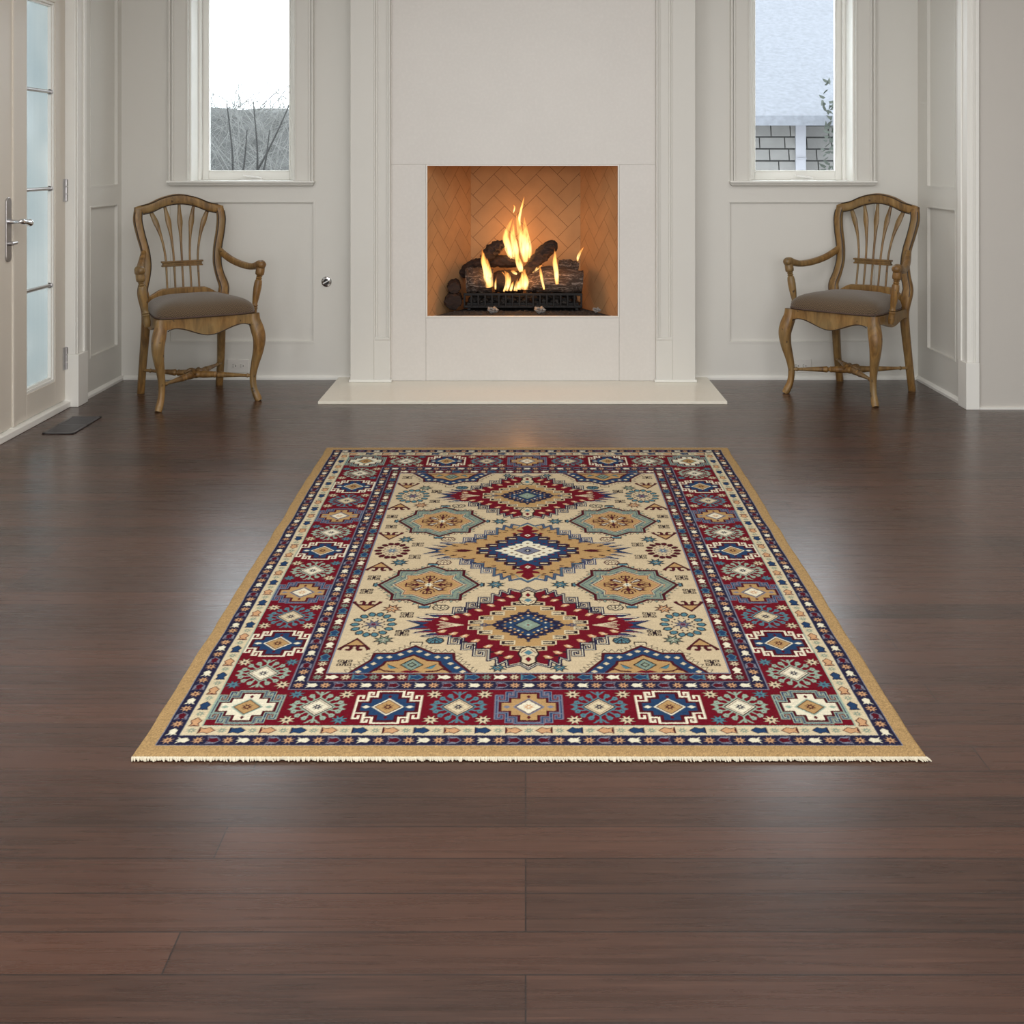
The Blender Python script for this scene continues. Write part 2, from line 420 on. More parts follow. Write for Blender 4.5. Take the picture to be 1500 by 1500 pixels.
def tent(p, col):                                # apex to +y
    p.P([(-25, -8), (0, 27), (25, -8), (21, -13), (14, -2), (-14, -2), (-21, -13)], col)
    p.P([(-13, 3), (0, 20), (13, 3)], 'gold')
    for s in (1, -1):
        p.P([(s*2, -2), (s*2, -9), (s*6, -16), (s*13, -14), (s*13, -9), (s*8, -10), (s*8, -2)], col)
        p.P([(s*17, -6), (s*19, -14), (s*25, -12), (s*25, -8)], col)

def rosette(p, a, b, c):
    for k in range(14):
        t = 2 * math.pi * k / 14; x, y = 29 * math.cos(t), 36 * math.sin(t)
        n = (math.cos(t), math.sin(t)); q = (-n[1], n[0])
        def sh(f): return [(x + n[0]*u*f + q[0]*v*f, y + n[1]*u*f + q[1]*v*f) for u, v in ((9, 1), (3, 7), (-5, 5), (-8, -2), (-2, -6), (5, -5))]
        p.P(sh(1.05), 'dark' if a != 'maroon' else 'maroon'); p.P(sh(.72), a)
        p.P([(x*.62 - 2, y*.62), (x*.62, y*.62 + 2.6), (x*.62 + 2, y*.62), (x*.62, y*.62 - 2.6)], 'maroon' if k % 2 else 'dark')
    star8(p, 17, b); star8(p, 12.5, 'grey' if b != 'grey' else 'blue'); star8(p, 7, c, b)

def leafball(p, col, fill):
    p.P([(-15, 0), (-12, 9), (0, 14), (12, 9), (15, 0), (9, -9), (-9, -9)], col)
    p.P([(-12.5, 0), (-10, 7), (0, 11.5), (10, 7), (12.5, 0), (8, -6), (-8, -6)], fill)
    for s in (1, -1):
        p.S([(0, 5), (s*6, -1), (s*7, -7)], 1.6, col); p.S([(s*3, 9), (s*11, 0)], 1.6, col)
    p.S([(0, 7), (0, -8)], 1.6, col)

def octagon(cx, cy):
    p = Pen(cx, cy, mir=((1, 1),)); q = Pen(cx, cy, mir=Q4)
    O = [(0, 82), (28, 61), (58, 61), (58, 40), (87, 0)]
    # toothed fringe
    for (ax, ay), (bx, by) in zip(O[:-1], O[1:]):
        L = math.hypot(bx-ax, by-ay); n = max(2, int(L / 9)); nx, ny = (by-ay)/L, -(bx-ax)/L
        nx, ny = -nx, -ny
        if nx*ax + ny*ay < 0 and nx*bx + ny*by < 0: nx, ny = -nx, -ny
        for k in range(n):
            f0, f1, f2 = k / n, (k + .5) / n, (k + 1) / n
            pt = lambda f, o: (ax + (bx-ax)*f + nx*o, ay + (by-ay)*f + ny*o)
            q.P([pt(f0, 1), pt(f1, 11), pt(f2, 1)], 'dark'); q.P([pt(f0+.12/n, 1), pt(f1, 8.3), pt(f2-.12/n, 1)], 'mint' if k % 2 else 'cream')
    q.P([(0, 86), (10, 86), (10, 94), (0, 94)], 'dark'); q.P([(0, 84), (8, 84), (8, 91), (0, 91)], 'teal')
    q.P([(86, 0), (97, 0), (97, 7), (90, 7)], 'dark'); q.P([(84, 0), (94, 0), (94, 5), (88, 5)], 'teal')
    p.P(quad(O), 'sage')
    q.S(O, 5.6, 'maroon'); q.S([(x*.9, y*.9) for x, y in O], 1.4, 'slate'); q.S([(x*.76, y*.78) for x, y in O], 1.4, 'slate')
    I = [(0, 56), (24, 38), (40, 38), (38, 24), (58, 0)]
    for k in range(46):                         # flecks in the green ring
        t = k / 46 * 2 * math.pi; r = .86 - .05 * (k % 3)
        x, y = 74 * r * math.cos(t), 68 * r * math.sin(t)
        p.P([(x-2.4, y-2.4), (x+2.4, y-1.6), (x+1.6, y+2.4)], ('peach', 'slate', 'teal')[k % 3])
    p.P(quad([(x*1.08, y*1.08) for x, y in I]), 'cream'); p.P(quad([(x*1.04, y*1.04) for x, y in I]), 'maroon')
    p.P(quad(I), 'peach'); p.P(quad([(x*.94, y*.94) for x, y in I]), 'gold')
    for s in (0, 1, 2, 3):
        r = Pen(cx, cy, s, mir=((1, 1), (1, -1)))
        L = 1.0 if s % 2 == 0 else .92
        r.S([(8*L, 0), (40*L, 0)], 3, 'maroon'); r.P([(15*L, 0), (22*L, 4.5), (29*L, 0)], 'maroon')
        r.S([(24*L, 0), (32*L, 7), (39*L, 7), (39*L, 3)], 2.6, 'maroon'); r.S([(16*L, 0), (24*L, 10), (31*L, 12)], 2.4, 'maroon')
    for sx in (1, -1):
        for sy in (1, -1):
            d = Pen(cx, cy, mir=((sx, sy),))
            d.P([(8, 6), (30, 16), (26, 20), (32, 24), (22, 24), (20, 28), (6, 10)], 'maroon'); d.P([(10, 9), (24, 18), (20, 22), (9, 12)], 'ivory')
            d.S([(12, 11), (22, 20)], 1.6, 'slate')
    star8(p, 10, 'ivory', 'teal')

def medallion(cx, cy, kind):
    p = Pen(cx, cy); q = Pen(cx, cy, mir=Q4)
    F = [(0, 142), (13, 128), (31, 136), (33, 117), (46, 130), (48, 108), (60, 116), (60, 82), (82, 82), (82, 62), (101, 62), (101, 44),
         (122, 44), (122, 38), (164, 38), (146, 27), (178, 27), (156, 15), (191, 15), (168, 0)]
    edge, body = ('navy', 'red') if kind == 1 else ('slate', 'gold')
    # spikes
    q.P([(120, 38), (170, 40), (152, 28), (184, 29), (160, 17), (198, 17), (172, 0), (120, 0)], 'blue')
    p.P(quad(F), body)
    q.P([(140, 32), (166, 37.5), (148, 27)], 'blue'); q.P([(150, 20), (180, 26), (160, 16)], 'blue'); q.P([(158, 8), (192, 15), (170, 1)], 'blue')
    q.S(F[:15], 6.2, edge)
    q.S(F[:15], .9, 'ivory' if kind == 1 else 'teal')
    q.S([(164, 38), (122, 38)], 2, 'ivory'); q.S([(146, 27), (164, 38)], 2, 'navy'); q.S([(178, 27), (146, 27)], 1.6, 'ivory'); q.S([(156, 15), (178, 27)], 2, 'navy')
    q.S([(191, 15), (156, 15)], 1.6, 'ivory'); q.S([(168, 0), (191, 15)], 2.4, 'navy')
    q.S([(0, 137), (12, 123), (27, 130)], 1.4, 'ivory')
    for x, y in ((122, 44), (101, 62), (82, 82)):
        h = [(x, y - 2), (x, y + 20), (x - 15, y + 20), (x - 15, y + 7), (x - 8, y + 7), (x - 8, y + 12)]
        q.S(h, 5.6, edge); q.S(h, .9, 'ivory')
    for k in range(9):                           # dark flecks along the steps
        x = 30 + k*14; y = 112 - k*11
        q.P([(x-6, y-2), (x+1, y-2), (x+1, y+2), (x-6, y+2)], 'dark')
    for x, y in ((136, 22), (118, 30), (100, 38), (82, 54), (62, 72), (45, 92), (30, 106)):     # small birds in the red
        c1 = 'peach' if kind == 1 else 'maroon'
        if kind == 1: q.P([(x-8, y-4), (x-2, y-6), (x+7, y+1), (x+3, y+5), (x-4, y+4)], c1); q.P([(x-4, y-2), (x+1, y-3), (x+2, y+2)], 'ivory')
        else: q.P([(x-5, y-2), (x+5, y-1), (x+1, y+2), (x-3, y+2)], c1)
    for s in (1, -1):                            # arrow in each wing
        r = Pen(cx, cy, mir=((s, 1), (s, -1)))
        c1 = 'cream' if kind == 1 else 'maroon'
        if kind == 1: r.S([(104, 0), (122, 5), (142, 13)], 2.4, c1); r.S([(112, 0), (140, 6)], 2.4, c1); r.S([(125, 0), (145, 0)], 2, c1)
        else: r.P([(102, 0), (118, 7), (142, 4), (130, 0)], c1); r.P([(146, 0), (158, 6), (154, 0)], 'dark')
    # stepped inner field
    I = [(0, 96), (24, 84), (24, 70), (40, 70), (40, 52), (58, 52), (58, 34), (76, 34), (76, 16), (92, 16), (92, 0)]
    inner = 'gold' if kind == 1 else 'blue'
    p.P(quad(I), inner)
    c1, c2 = ('cream', 'dark') if kind == 1 else ('maroon', 'peach')
    for x, y in ((92, 3), (76, 18), (58, 35), (40, 53), (24, 71)):
        q.P([(x - 20, y), (x + 4, y), (x + 4, y + 14), (x - 20, y + 14)], c1)
        q.P([(x - 17.5, y + 2), (x + 1.5, y + 2), (x + 1.5, y + 12), (x - 17.5, y + 12)], c2 if kind == 1 else 'dark')
        q.P([(x - 17.5, y + 5), (x - 4, y + 5), (x - 4, y + 9), (x - 17.5, y + 9)], c1 if kind == 1 else 'cream')
    # centre
    D = [(60, 0), (50, 10), (54, 14), (40, 18), (42, 24), (28, 28), (30, 35), (16, 38), (16, 46), (6, 46), (0, 56)]
    if kind == 1:
        p.P(quad(D[::-1]), 'navy'); p.P([(44, 0), (0, 40), (-44, 0), (0, -40)], 'blue')
        for t in range(20):
            a = 2*math.pi*t/20; x, y = 50*math.cos(a), 45*math.sin(a); f = 1/(abs(math.cos(a))+abs(math.sin(a)))
            for rr, cc in ((1.22, 'slate'), (.98, 'peach'), (.74, 'ivory' if t % 2 else 'gold')):
                X, Y = x*f*rr, y*f*rr; p.P([(X-3.6, Y), (X, Y-3.6), (X+3.6, Y), (X, Y+3.6)], 'dark'); p.P([(X-2.6, Y), (X, Y-2.6), (X+2.6, Y), (X, Y+2.6)], cc)
        for s in (1, -1): p.P([(s*62, 0), (s*70, 6), (s*78, 0), (s*70, -6)], 'navy'); star8(Pen(cx + s*70, cy), 9, 'slate', 'gold')
        p.P([(24, 0), (0, 24), (-24, 0), (0, -24)], 'navy'); p.P([(20, 0), (0, 20), (-20, 0), (0, -20)], 'sage'); star8(p, 11, 'mint', 'red')
    else:
        for t in range(28):
            a = 2*math.pi*t/28; f = 1/(abs(math.cos(a))+abs(math.sin(a))); X, Y = 70*math.cos(a)*f, 62*math.sin(a)*f
            p.P([(X-4, Y), (X, Y-2.4), (X+4, Y), (X, Y+2.4)], 'red')
        E = [(62, 0), (46, 8), (50, 12), (34, 16), (38, 22), (22, 26), (24, 32), (10, 34), (10, 42), (0, 50)]
        p.P(quad(E[::-1]), 'ivory')
        for t in range(16):
            a = 2*math.pi*t/16; f = 1/(abs(math.cos(a))+abs(math.sin(a))); X, Y = 42*math.cos(a)*f, 36*math.sin(a)*f
            p.P([(X-4, Y), (X, Y-3.4), (X+4, Y), (X, Y+3.4)], 'navy'); p.P([(X-2, Y), (X, Y-1.6), (X+2, Y), (X, Y+1.6)], 'gold')
        p.P([(26, 0), (0, 22), (-26, 0), (0, -22)], 'maroon'); p.P([(23, 0), (0, 19), (-23, 0), (0, -19)], 'grey'); star8(p, 11, 'navy', 'ivory')
    # palmette at each end
    for s in (1, -1):
        r = Pen(cx, cy, mir=((1, s), (-1, s)))
        if kind == 1:
            r.P([(0, 70), (12, 78), (17, 96), (12, 110), (14, 122), (0, 134)], 'dark'); r.P([(0, 74), (10, 80), (14, 96), (9, 109), (10, 121), (0, 129)], 'cream')
            r.P([(0, 84), (7, 92), (0, 100)], 'teal'); r.P([(0, 104), (5, 112), (0, 122)], 'red'); r.S([(3, 100), (12, 104)], 1.6, 'dark'); r.S([(4, 82), (11, 92)], 1.6, 'maroon')
        else:
            r.P([(0, 60), (13, 70), (16, 82), (8, 92), (20, 98), (22, 106), (8, 104), (12, 118), (0, 132)], 'red')
            r.P([(0, 70), (6, 77), (0, 84)], 'ivory'); r.P([(0, 74), (2.5, 77), (0, 80)], 'dark'); r.S([(0, 138), (14, 128), (22, 112)], 2, 'teal')
            r.P([(22, 84), (32, 86), (24, 91)], 'red')

def halfmed(cx, s):                             # along a short end of the field; s=+1 front, -1 back
    y0 = 208 if s > 0 else GH - 208
    p = Pen(cx, y0, mir=((1, s), (-1, s)))
    O = [(92, 0), (64, 40), (62, 62), (30, 62), (0, 86)]
    for (ax, ay), (bx, by) in zip(O[:-1], O[1:]):
        L = math.hypot(bx-ax, by-ay); n = max(2, int(L / 9)); nx, ny = (by-ay)/L, -(bx-ax)/L
        for k in range(n):
            pt = lambda f, o: (ax + (bx-ax)*f + nx*o, ay + (by-ay)*f + ny*o)
            p.P([pt(k/n, 1), pt((k+.5)/n, 11), pt((k+1)/n, 1)], 'dark'); p.P([pt((k+.12)/n, 1), pt((k+.5)/n, 8.3), pt((k+.88)/n, 1)], 'cream')
    p.P([(0, 88), (10, 88), (10, 97), (0, 97)], 'dark'); p.P([(0, 88), (8, 88), (8, 94), (0, 94)], 'cream')
    p.P(O + [(0, 0)], 'maroon')
    p.P([(86, 0), (60, 38), (57, 57), (29, 57), (0, 80), (0, 0)], 'blue')
    p.P([(62, 0), (44, 27), (42, 36), (22, 40), (0, 57), (0, 0)], 'maroon')
    p.P([(57, 0), (40, 24), (38, 33), (21, 36), (0, 52), (0, 0)], 'gold')
    for x, y in ((76, 4), (67, 16), (57, 28), (50, 46), (36, 48), (20, 56), (7, 66)):
        p.P([(x-5, y), (x, y-4.5), (x+5, y), (x, y+4.5)], 'cream')
    p.P([(0, 6), (18, 24), (0, 44)], 'dark'); p.P([(0, 9), (15, 24), (0, 40)], 'sage'); p.S([(0, 18), (6, 24), (0, 31)], 2, 'dark'); p.S([(4, 12), (11, 24), (4, 36)], 1.4, 'teal')
    p.P([(20, 14), (36, 26), (34, 18), (30, 12)], 'teal'); p.S([(20, 14), (36, 26)], 1.5, 'dark')
    p.S([(58, 4), (46, 12), (38, 6), (24, 4)], 3.4, 'maroon'); p.P([(0, 0), (16, 3), (6, 8), (0, 6)], 'red')

def draw_rug():
    canvas[:] = PN.index('tan')
    frame(21, 46, 'grey'); frame(22.5, 44.5, 'navy'); frame(45, 70, 'cream'); frame(67, 70, 'mint'); frame(69, 162, 'red')
    frame(160.5, 185, 'grey'); frame(162.5, 183, 'navy'); frame(184.5, 209, 'wine'); frame(206.5, 209.5, 'grey')
    fillpoly([(209, 209), (791, 209), (791, GH - 209), (209, GH - 209)], 'field')
    def navyrow(p, k):
        if k % 2 == 0: star8(p, 8.6, 'peach', 'maroon')
        elif k % 4 == 1: tulip(p, 'ivory')
        else: tulip(p, 'wine', 'grey'); 
    run(33.5, 19.6, navyrow); run(173, 19.6, navyrow)
    def creamrow(p, k):
        if k % 2 == 0: star8(p, 7.5, 'sage', 'cream')
        elif k % 4 == 1: fish(p, 'peach', 'maroon'); fish(Pen(p.c[0], p.c[1], p.r, .86), 'peach')
        else: fish(p, 'blue', 'navy')
    run(56.5, 20.8, creamrow)
    def redrow(p, k):
        if k % 2 == 0: star8(p, 8.4, 'cream' if k % 4 else 'sage', 'maroon')
        elif k % 4 == 1: fish(p, 'ivory')
        else: fish(p, 'blue', 'teal')
    run(196, 20.2, redrow)
    kinds = {0: 'corner', 1: 'f', 2: 'white', 3: 'b', 4: 'mid', 5: 'f', 6: 'white'}
    def motif(x, y, kd, sgn=1):
        p = Pen(x, y, mir=((1, sgn),))
        q = Pen(x, y, mir=Q4)
        if kd == 'corner': crossq(q, 'slate', 'wine', 'ivory', 'gold', 'maroon', 'mint')
        if kd == 'white': crossq(q, 'ivory', 'wine', 'blue', 'gold', 'maroon', None)
        if kd == 'mid': crossq(q, 'blue', 'wine', 'gold', 'ivory', 'peach', 'grey')
        if kd == 'f': flower(q, 'mint', 'ivory', 'navy')
        if kd == 'b': flower(q, 'teal', 'cream', 'navy')
    def crossq(q, ol, inn, core, dia, star, line): cross(q, ol, inn, core, dia, star, line)
    nx, ny = 8, 12
    sx, sy = (GW - 230) / nx, (GH - 230) / ny
    for i in range(nx + 1):
        k = min(i, nx - i)
        for y in (115, GH - 115): motif(115 + i * sx, y, kinds[k])
    for j in range(1, ny):
        k = min(j, ny - j)
        kd = {1: 'f', 2: 'white', 3: 'b', 4: 'mid', 5: 'f', 6: 'white'}[k]
        for x in (115, GW - 115): motif(x, 115 + j * sy, kd)
    def stars(x, y, teal, mx, my):
        for ax in (-1, 1):
            for ay in (-1, 1):
                c1 = 'teal' if teal and ax * ay == -mx * my else 'cream'
                star8(Pen(x + ax * 35, y + ay * 33), 11.5, c1, 'dark' if c1 == 'cream' else 'slate')
    for i in range(1, nx, 2):
        for y in (115, GH - 115): stars(115 + i * sx, y, kinds[min(i, nx - i)] == 'f', 1 if i < 4 else -1, 1 if y < 500 else -1)
    for j in range(1, ny, 2):
        for x in (115, GW - 115): stars(x, 115 + j * sy, min(j, ny - j) in (1, 5), -1 if x < 500 else 1, 1 if j < 6 else -1)
    # the field
    for cx in (328, 672):
        for s in (1, -1): halfmed(cx, s)
        for cy in (516, 824): octagon(cx, cy)
    for sx_ in (1, -1):
        for sy_ in (1, -1):
            def at(x, y, k=1.0): return Pen(500 + sx_ * (x - 500), 670 + sy_ * (y - 670), 0, k, mir=((sx_, sy_),))
            for x, y in ((228, 238), (303, 398), (302, 334), (224, 489), (229, 546), (291, 640)): knot4(at(x, y), 'dark')
            tent(at(235, 291), 'maroon')
            P = at(232, 436); P.m = ((sx_, -sy_),); tent(P, 'maroon')
            tent(at(233, 590), 'maroon')
            rosette(at(253, 364), 'teal', 'blue', 'red')
            for x, y, c1, c2 in ((276, 311, 'sage', 'ivory'), (276, 421, 'peach', 'cream'), (266, 614, 'teal', 'cream'), (444, 517, 'teal', 'cream'), (455, 224, 'teal', 'field')):
                P = at(x, y, 1 if y > 230 else .8); star8(P, 16.5, 'dark' if c1 != 'peach' else 'maroon', None, .5); star8(P, 13.5, c1, c2, .42); P.S([(-7, -7), (7, 7)], 1.3, 'dark'); P.S([(-7, 7), (7, -7)], 1.3, 'dark')
            leafball(at(356, 307), 'dark', 'teal')
            P = at(356, 427); P.m = ((sx_, -sy_),); leafball(P, 'dark', 'cream')
            leafball(at(347, 612), 'maroon', 'cream')
    for cx in (246, 754): rosette(Pen(cx, 670, 0, .9), 'maroon', 'ivory', 'teal')
    medallion(500, 362, 1); medallion(500, 978, 1); medallion(500, 670, 2)

# ================================================================ ROOM SHELL
XL, XR, YB = -2.215, 2.149, 6.36
H = 2.75
b = MB(); b.box(-2.6, 4.3, -3.2, 6.75, -.06, 0)
struct(b.build('floor', M['floor']), 'dark brown plank floor with planks running left to right', 'floor')
b = MB(); b.box(-2.6, 4.3, -3.2, 6.75, H, H + .06); struct(b.build('ceiling', M['ceil']), 'white ceiling above the room', 'ceiling')

LW = dict(x0=-1.844, x1=-1.264, z0=1.085, z1=2.2)           # left window opening
RW = dict(x0=1.225, x1=1.803, z0=1.085, z1=2.2)             # right window opening
FO = dict(x0=-.5356, x1=.5026, z0=.356, z1=1.178)           # firebox opening
FB = dict(x0=-.37, x1=.37, y=6.74)

# ---- back wall: recessed panel plane + proud face pieces
b = MB()
def wallbits(b, x0, x1, win, panel):
    yf, yr = YB, YB + .014
    # lower zone: rails and stiles around the recessed panel
    px0, px1, pz0, pz1 = panel
    b.box(x0, x1, yf, 6.60, 0, pz0); b.box(x0, px0, yf, 6.60, pz0, pz1); b.box(px1, x1, yf, 6.60, pz0, pz1)
    b.box(px0, px1, yr, 6.60, pz0, pz1); b.box(x0, x1, yf, 6.60, pz1, win['z0'])
    b.box(x0, win['x0'], yf, 6.60, win['z0'], win['z1']); b.box(win['x1'], x1, yf, 6.60, win['z0'], win['z1'])
    b.box(x0, x1, yf, 6.60, win['z1'], H)
    # bead round the recessed panel
    w_ = .009
    b.box(px0, px1, yf - .003, yr, pz1 - w_, pz1); b.box(px0, px1, yf - .003, yr, pz0, pz0 + w_)
    b.box(px0, px0 + w_, yf - .003, yr, pz0 + w_, pz1 - w_); b.box(px1 - w_, px1, yf - .003, yr, pz0 + w_, pz1 - w_)
wallbits(b, -2.25, -.90, LW, (-1.959, -1.155, .199, .979))
wallbits(b, .87, 2.2, RW, (1.11, 1.92, .199, .979))
b.box(-.90, .87, 6.34, 6.60, 1.5, H)
struct(b.build('wall_back', M['wall']), 'off-white panelled back wall with two windows beside the fireplace', 'wall')

def skirting(name, boxes, pf=.016, label=None):
    b = MB()
    for (x0, y0, x1, y1, nx, ny) in boxes:
        if ny: b.prism([(y0, 0), (y0 + ny*pf, 0), (y0 + ny*pf, .012), (y0 + ny*pf*.6, .02), (y0, .024)], 'x', x0, x1)
        else: b.prism([(x0, 0), (x0 + nx*pf, 0), (x0 + nx*pf, .012), (x0 + nx*pf*.6, .02), (x0, .024)], 'y', y0, y1)
    o = struct(b.build(name, M['trim'])); return o
skirting('baseboard_back', [(-2.2, YB, -.92, YB, 0, -1), (.89, YB, 2.14, YB, 0, -1)])
skirting('baseboard_left', [(XL, 5.77, XL, YB, 1, 0), (XL, -3, XL, 4.28, 1, 0)])
skirting('baseboard_right', [(XR, 5.70, XR, YB, -1, 0)])

def window(name, W, label, crank_x):
    x0, x1, z0 = W['x0'], W['x1'], W['z0']; z1 = W['z1']
    # casing, stool and apron are the window's frame parts
    root = empty(name, ((x0 + x1)/2, YB, z0)); struct(root, label, 'window')
    ox, oy, oz = root.location
    def B(): return MB()
    def bx(b, a0, a1, c0, c1, e0, e1): b.box(a0 - ox, a1 - ox, c0 - oy, c1 - oy, e0 - oz, e1 - oz)
    b = B()
    for s, xe in ((-1, x0), (1, x1)):
        xo = xe + s * .106
        bx(b, min(xe, xo), max(xe, xo), YB - .018, YB, z0, z1 + .106)
        for q in (.090, .106): bx(b, min(xe + s*q, xe + s*(q - .012)), max(xe + s*q, xe + s*(q - .012)), YB - (.034 if q > .1 else .026), YB - .018, z0, z1 + .106)
        bx(b, min(xe, xe + s*.01), max(xe, xe + s*.01), YB - .024, YB - .018, z0, z1)
    bx(b, x0, x1, YB - .018, YB, z1, z1 + .106)
    b.build('casing', M['wall'], root, bevel=.0025)
    b = B(); bx(b, x0 - .112, x1 + .112, YB - .048, YB + .19, z0 - .007, z0 + .004)
    b.build('window_sill', M['trim'], root, bevel=.003)
    b = B(); bx(b, x0 - .106, x1 + .106, YB - .034, YB, z0 - .018, z0 - .007); bx(b, x0 - .10, x1 + .10, YB - .022, YB, z0 - .024, z0 - .018)
    b.build('apron_moulding', M['wall'], root, bevel=.002)
    # jamb liner
    b = B()
    for s, xe in ((1, x0), (-1, x1)):
        bx(b, min(xe, xe + s*.012), max(xe, xe + s*.012), YB, 6.56, z0, z1)
        bx(b, min(xe + s*.012, xe + s*.028), max(xe + s*.012, xe + s*.028), YB + .13, 6.56, z0, z1)
    bx(b, x0, x1, YB, 6.56, z1 - .012, z1)
    b.build('window_frame', M['trim'], root, bevel=.002)
    b = B(); a0, a1 = x0 + .028, x1 - .028; yf, yb_ = YB + .165, YB + .205
    bx(b, a0, a0 + .034, yf, yb_, z0 + .004, z1 - .02); bx(b, a1 - .034, a1, yf, yb_, z0 + .004, z1 - .02)
    bx(b, a0 + .034, a1 - .034, yf + .0005, yb_, z0 + .004, z0 + .055); bx(b, a0 + .034, a1 - .034, yf + .0005, yb_, z1 - .07, z1 - .02)
    # glazing bead
    bx(b, a0 + .030, a0 + .038, yf - .006, yf + .01, z0 + .05, z1 - .07); bx(b, a1 - .038, a1 - .030, yf - .006, yf + .01, z0 + .05, z1 - .07); bx(b, a0 + .038, a1 - .038, yf - .0055, yf + .01, z0 + .050, z0 + .060)
    b.build('sash', M['trim'], root, bevel=.003)
    b = B(); bx(b, a0 + .03, a1 - .03, yf + .018, yf + .024, z0 + .05, z1 - .06); b.build('glass_pane', M['glass'], root)
    b = B(); cx = crank_x
    bx(b, cx - .062, cx + .062, YB + .135, YB + .165, z0 + .004, z0 + .011)
    bb = b; bb.v = bb.v
    b.sweep([(cx + .058 - ox, YB + .14 - oy, z0 + .014 - oz), (cx + .02 - ox, YB + .138 - oy, z0 + .022 - oz), (cx - .02 - ox, YB + .136 - oy, z0 + .026 - oz), (cx - .045 - ox, YB + .13 - oy, z0 + .032 - oz)], [.006, .007, .006, .004], (0, 1, 0), 8, sub=4)
    b.build('crank_handle', M['handle'], root, bevel=.002)
    return root
window('window_1', LW, 'white casement window left of the fireplace looking onto grey brambles', -1.535)
window('window_2', RW, 'white casement window right of the fireplace looking onto grey shingles', 1.55)

# ---- left wall (door opening between y 4.42 and 5.69)
DY0, DY1, DX = 4.455, 5.69, -2.24
b = MB()
xf, xr, xb = XL, XL - .014, -2.5
b.box(xb, xf, 5.77, YB + .02, 0, .193); b.box(xb, xf, 5.77, 5.90, .193, .966); b.box(xb, xf, 6.30, YB + .02, .193, .966); b.box(xb, xr, 5.90, 6.30, .193, .966)
b.box(xb, xf, 5.77, YB + .02, .966, 1.062); b.box(xb, xf, 5.77, 5.90, 1.062, 2.3); b.box(xb, xf, 6.30, YB + .02, 1.062, 2.3); b.box(xb, xr, 5.90, 6.30, 1.062, 2.3)
b.box(xb, xf, 5.77, YB + .02, 2.3, H)
for z0, z1 in ((.193, .966), (1.062, 2.3)):
    for q in ((5.90, 6.30, z0, z0 + .008), (5.90, 6.30, z1 - .008, z1), (5.90, 5.908, z0 + .008, z1 - .008), (6.292, 6.30, z0 + .008, z1 - .008)): b.box(xr, xf + .003, *q)
b.box(xb, xf, -3.2, DY0 - .1, 0, H); b.box(xb, xf, DY0 - .1, 5.77, 2.16, H)
struct(b.build('wall_left', M['wall']), 'off-white panelled left wall with glazed double doors', 'wall')
# door casing
b = MB()
for s, ye in ((1, DY1 - .04), (-1, DY0 + .02)):
    y0, y1 = (ye, ye + .118) if s > 0 else (ye - .118, ye)
    b.box(-2.5, -2.192, y0, y1, .255, 2.16); b.box(-2.192, -2.18, y1 - .03 if s > 0 else y0, y1 if s > 0 else y0 + .03, .255, 2.16)
    b.box(-2.192, -2.186, y0 + .012, y0 + .03, .255, 2.16)
    b.box(-2.5, -2.176, y0 - .004, y1 + .006, 0, .255)
b.box(-2.5, -2.19, DY0 - .098, DY1 + .078, 2.10, 2.21)
struct(b.build('trim_1', M['trim'], bevel=.003), 'white casing around the glazed double doors with plinth blocks', 'door casing')
b = MB(); b.box(-2.44, -2.214, DY0, DY1, 0, .03); struct(b.build('trim_2', M['trim'], bevel=.004), 'white threshold under the glazed double doors', 'door threshold')

def leaf(n, y0, y1, label, hinge_far):
    root = empty('door_%d' % n, (DX, (y0 + y1)/2, .036)); struct(root, label, 'door'); oy = root.location.y; oz = .036
    g0, g1, gz0, gz1 = y0 + .135, y1 - .118, .148, 1.95
    if not hinge_far: g0, g1 = y0 + .118, y1 - .135
    def bx(b, a0, a1, c0, c1, e0, e1): b.box(a0, a1, c0 - oy, c1 - oy, e0 - oz, e1 - oz)
    b = MB()
    bx(b, -.044, 0, y0, g0, .036, 2.095); bx(b, -.044, 0, g1, y1, .036, 2.095); bx(b, -.044, 0, g0, g1, .036, gz0); bx(b, -.044, 0, g0, g1, gz1, 2.095)
    b.build('door_frame', M['door'], root, bevel=.002)
    b = MB()                       # glazing bead, stepped
    for a, c, d0, d1 in ((0, .012, -.018, -.004), (.012, .022, -.03, -.012)):
        bx(b, d0, d1, g0 + a, g0 + c, gz0 + a, gz1 - a); bx(b, d0, d1, g1 - c, g1 - a, gz0 + a, gz1 - a)
        bx(b, d0, d1, g0 + c, g1 - c, gz0 + a, gz0 + c); bx(b, d0, d1, g0 + c, g1 - c, gz1 - c, gz1 - a)
    b.build('glazing_bead', M['trim'], root, bevel=.0015)
    b = MB(); bx(b, -.034, -.028, g0 + .01, g1 - .01, gz0 + .01, gz1 - .01); b.build('frosted_pane', M['frost'], root)
    b = MB(); bx(b, -.028, -.020, g1 - .019, g1 - .013, gz0 + .02, gz1 - .02); b.build('pane_seal', M['slot'], root)
    for z in (.607, 1.066, 1.525):
        b = MB(); b.sweep([(-.018, g0 + .004 - oy, z - oz), (-.018, g1 - .004 - oy, z - oz)], [.009, .009], (0, 0, 1), 10, sub=1)
        b.sweep([(-.018, g1 - .022 - oy, z - oz), (-.018, g1 - .012 - oy, z - oz)], [.013, .013], (0, 0, 1), 10, sub=1)
        b.build('glazing_bar', M['nickel'], root, True)
    return root, oy, oz
YM = 5.074
d2, oy, oz = leaf(1, YM + .002, DY1 - .045, 'far white glazed door leaf with hinges beside the panelled wall', True)
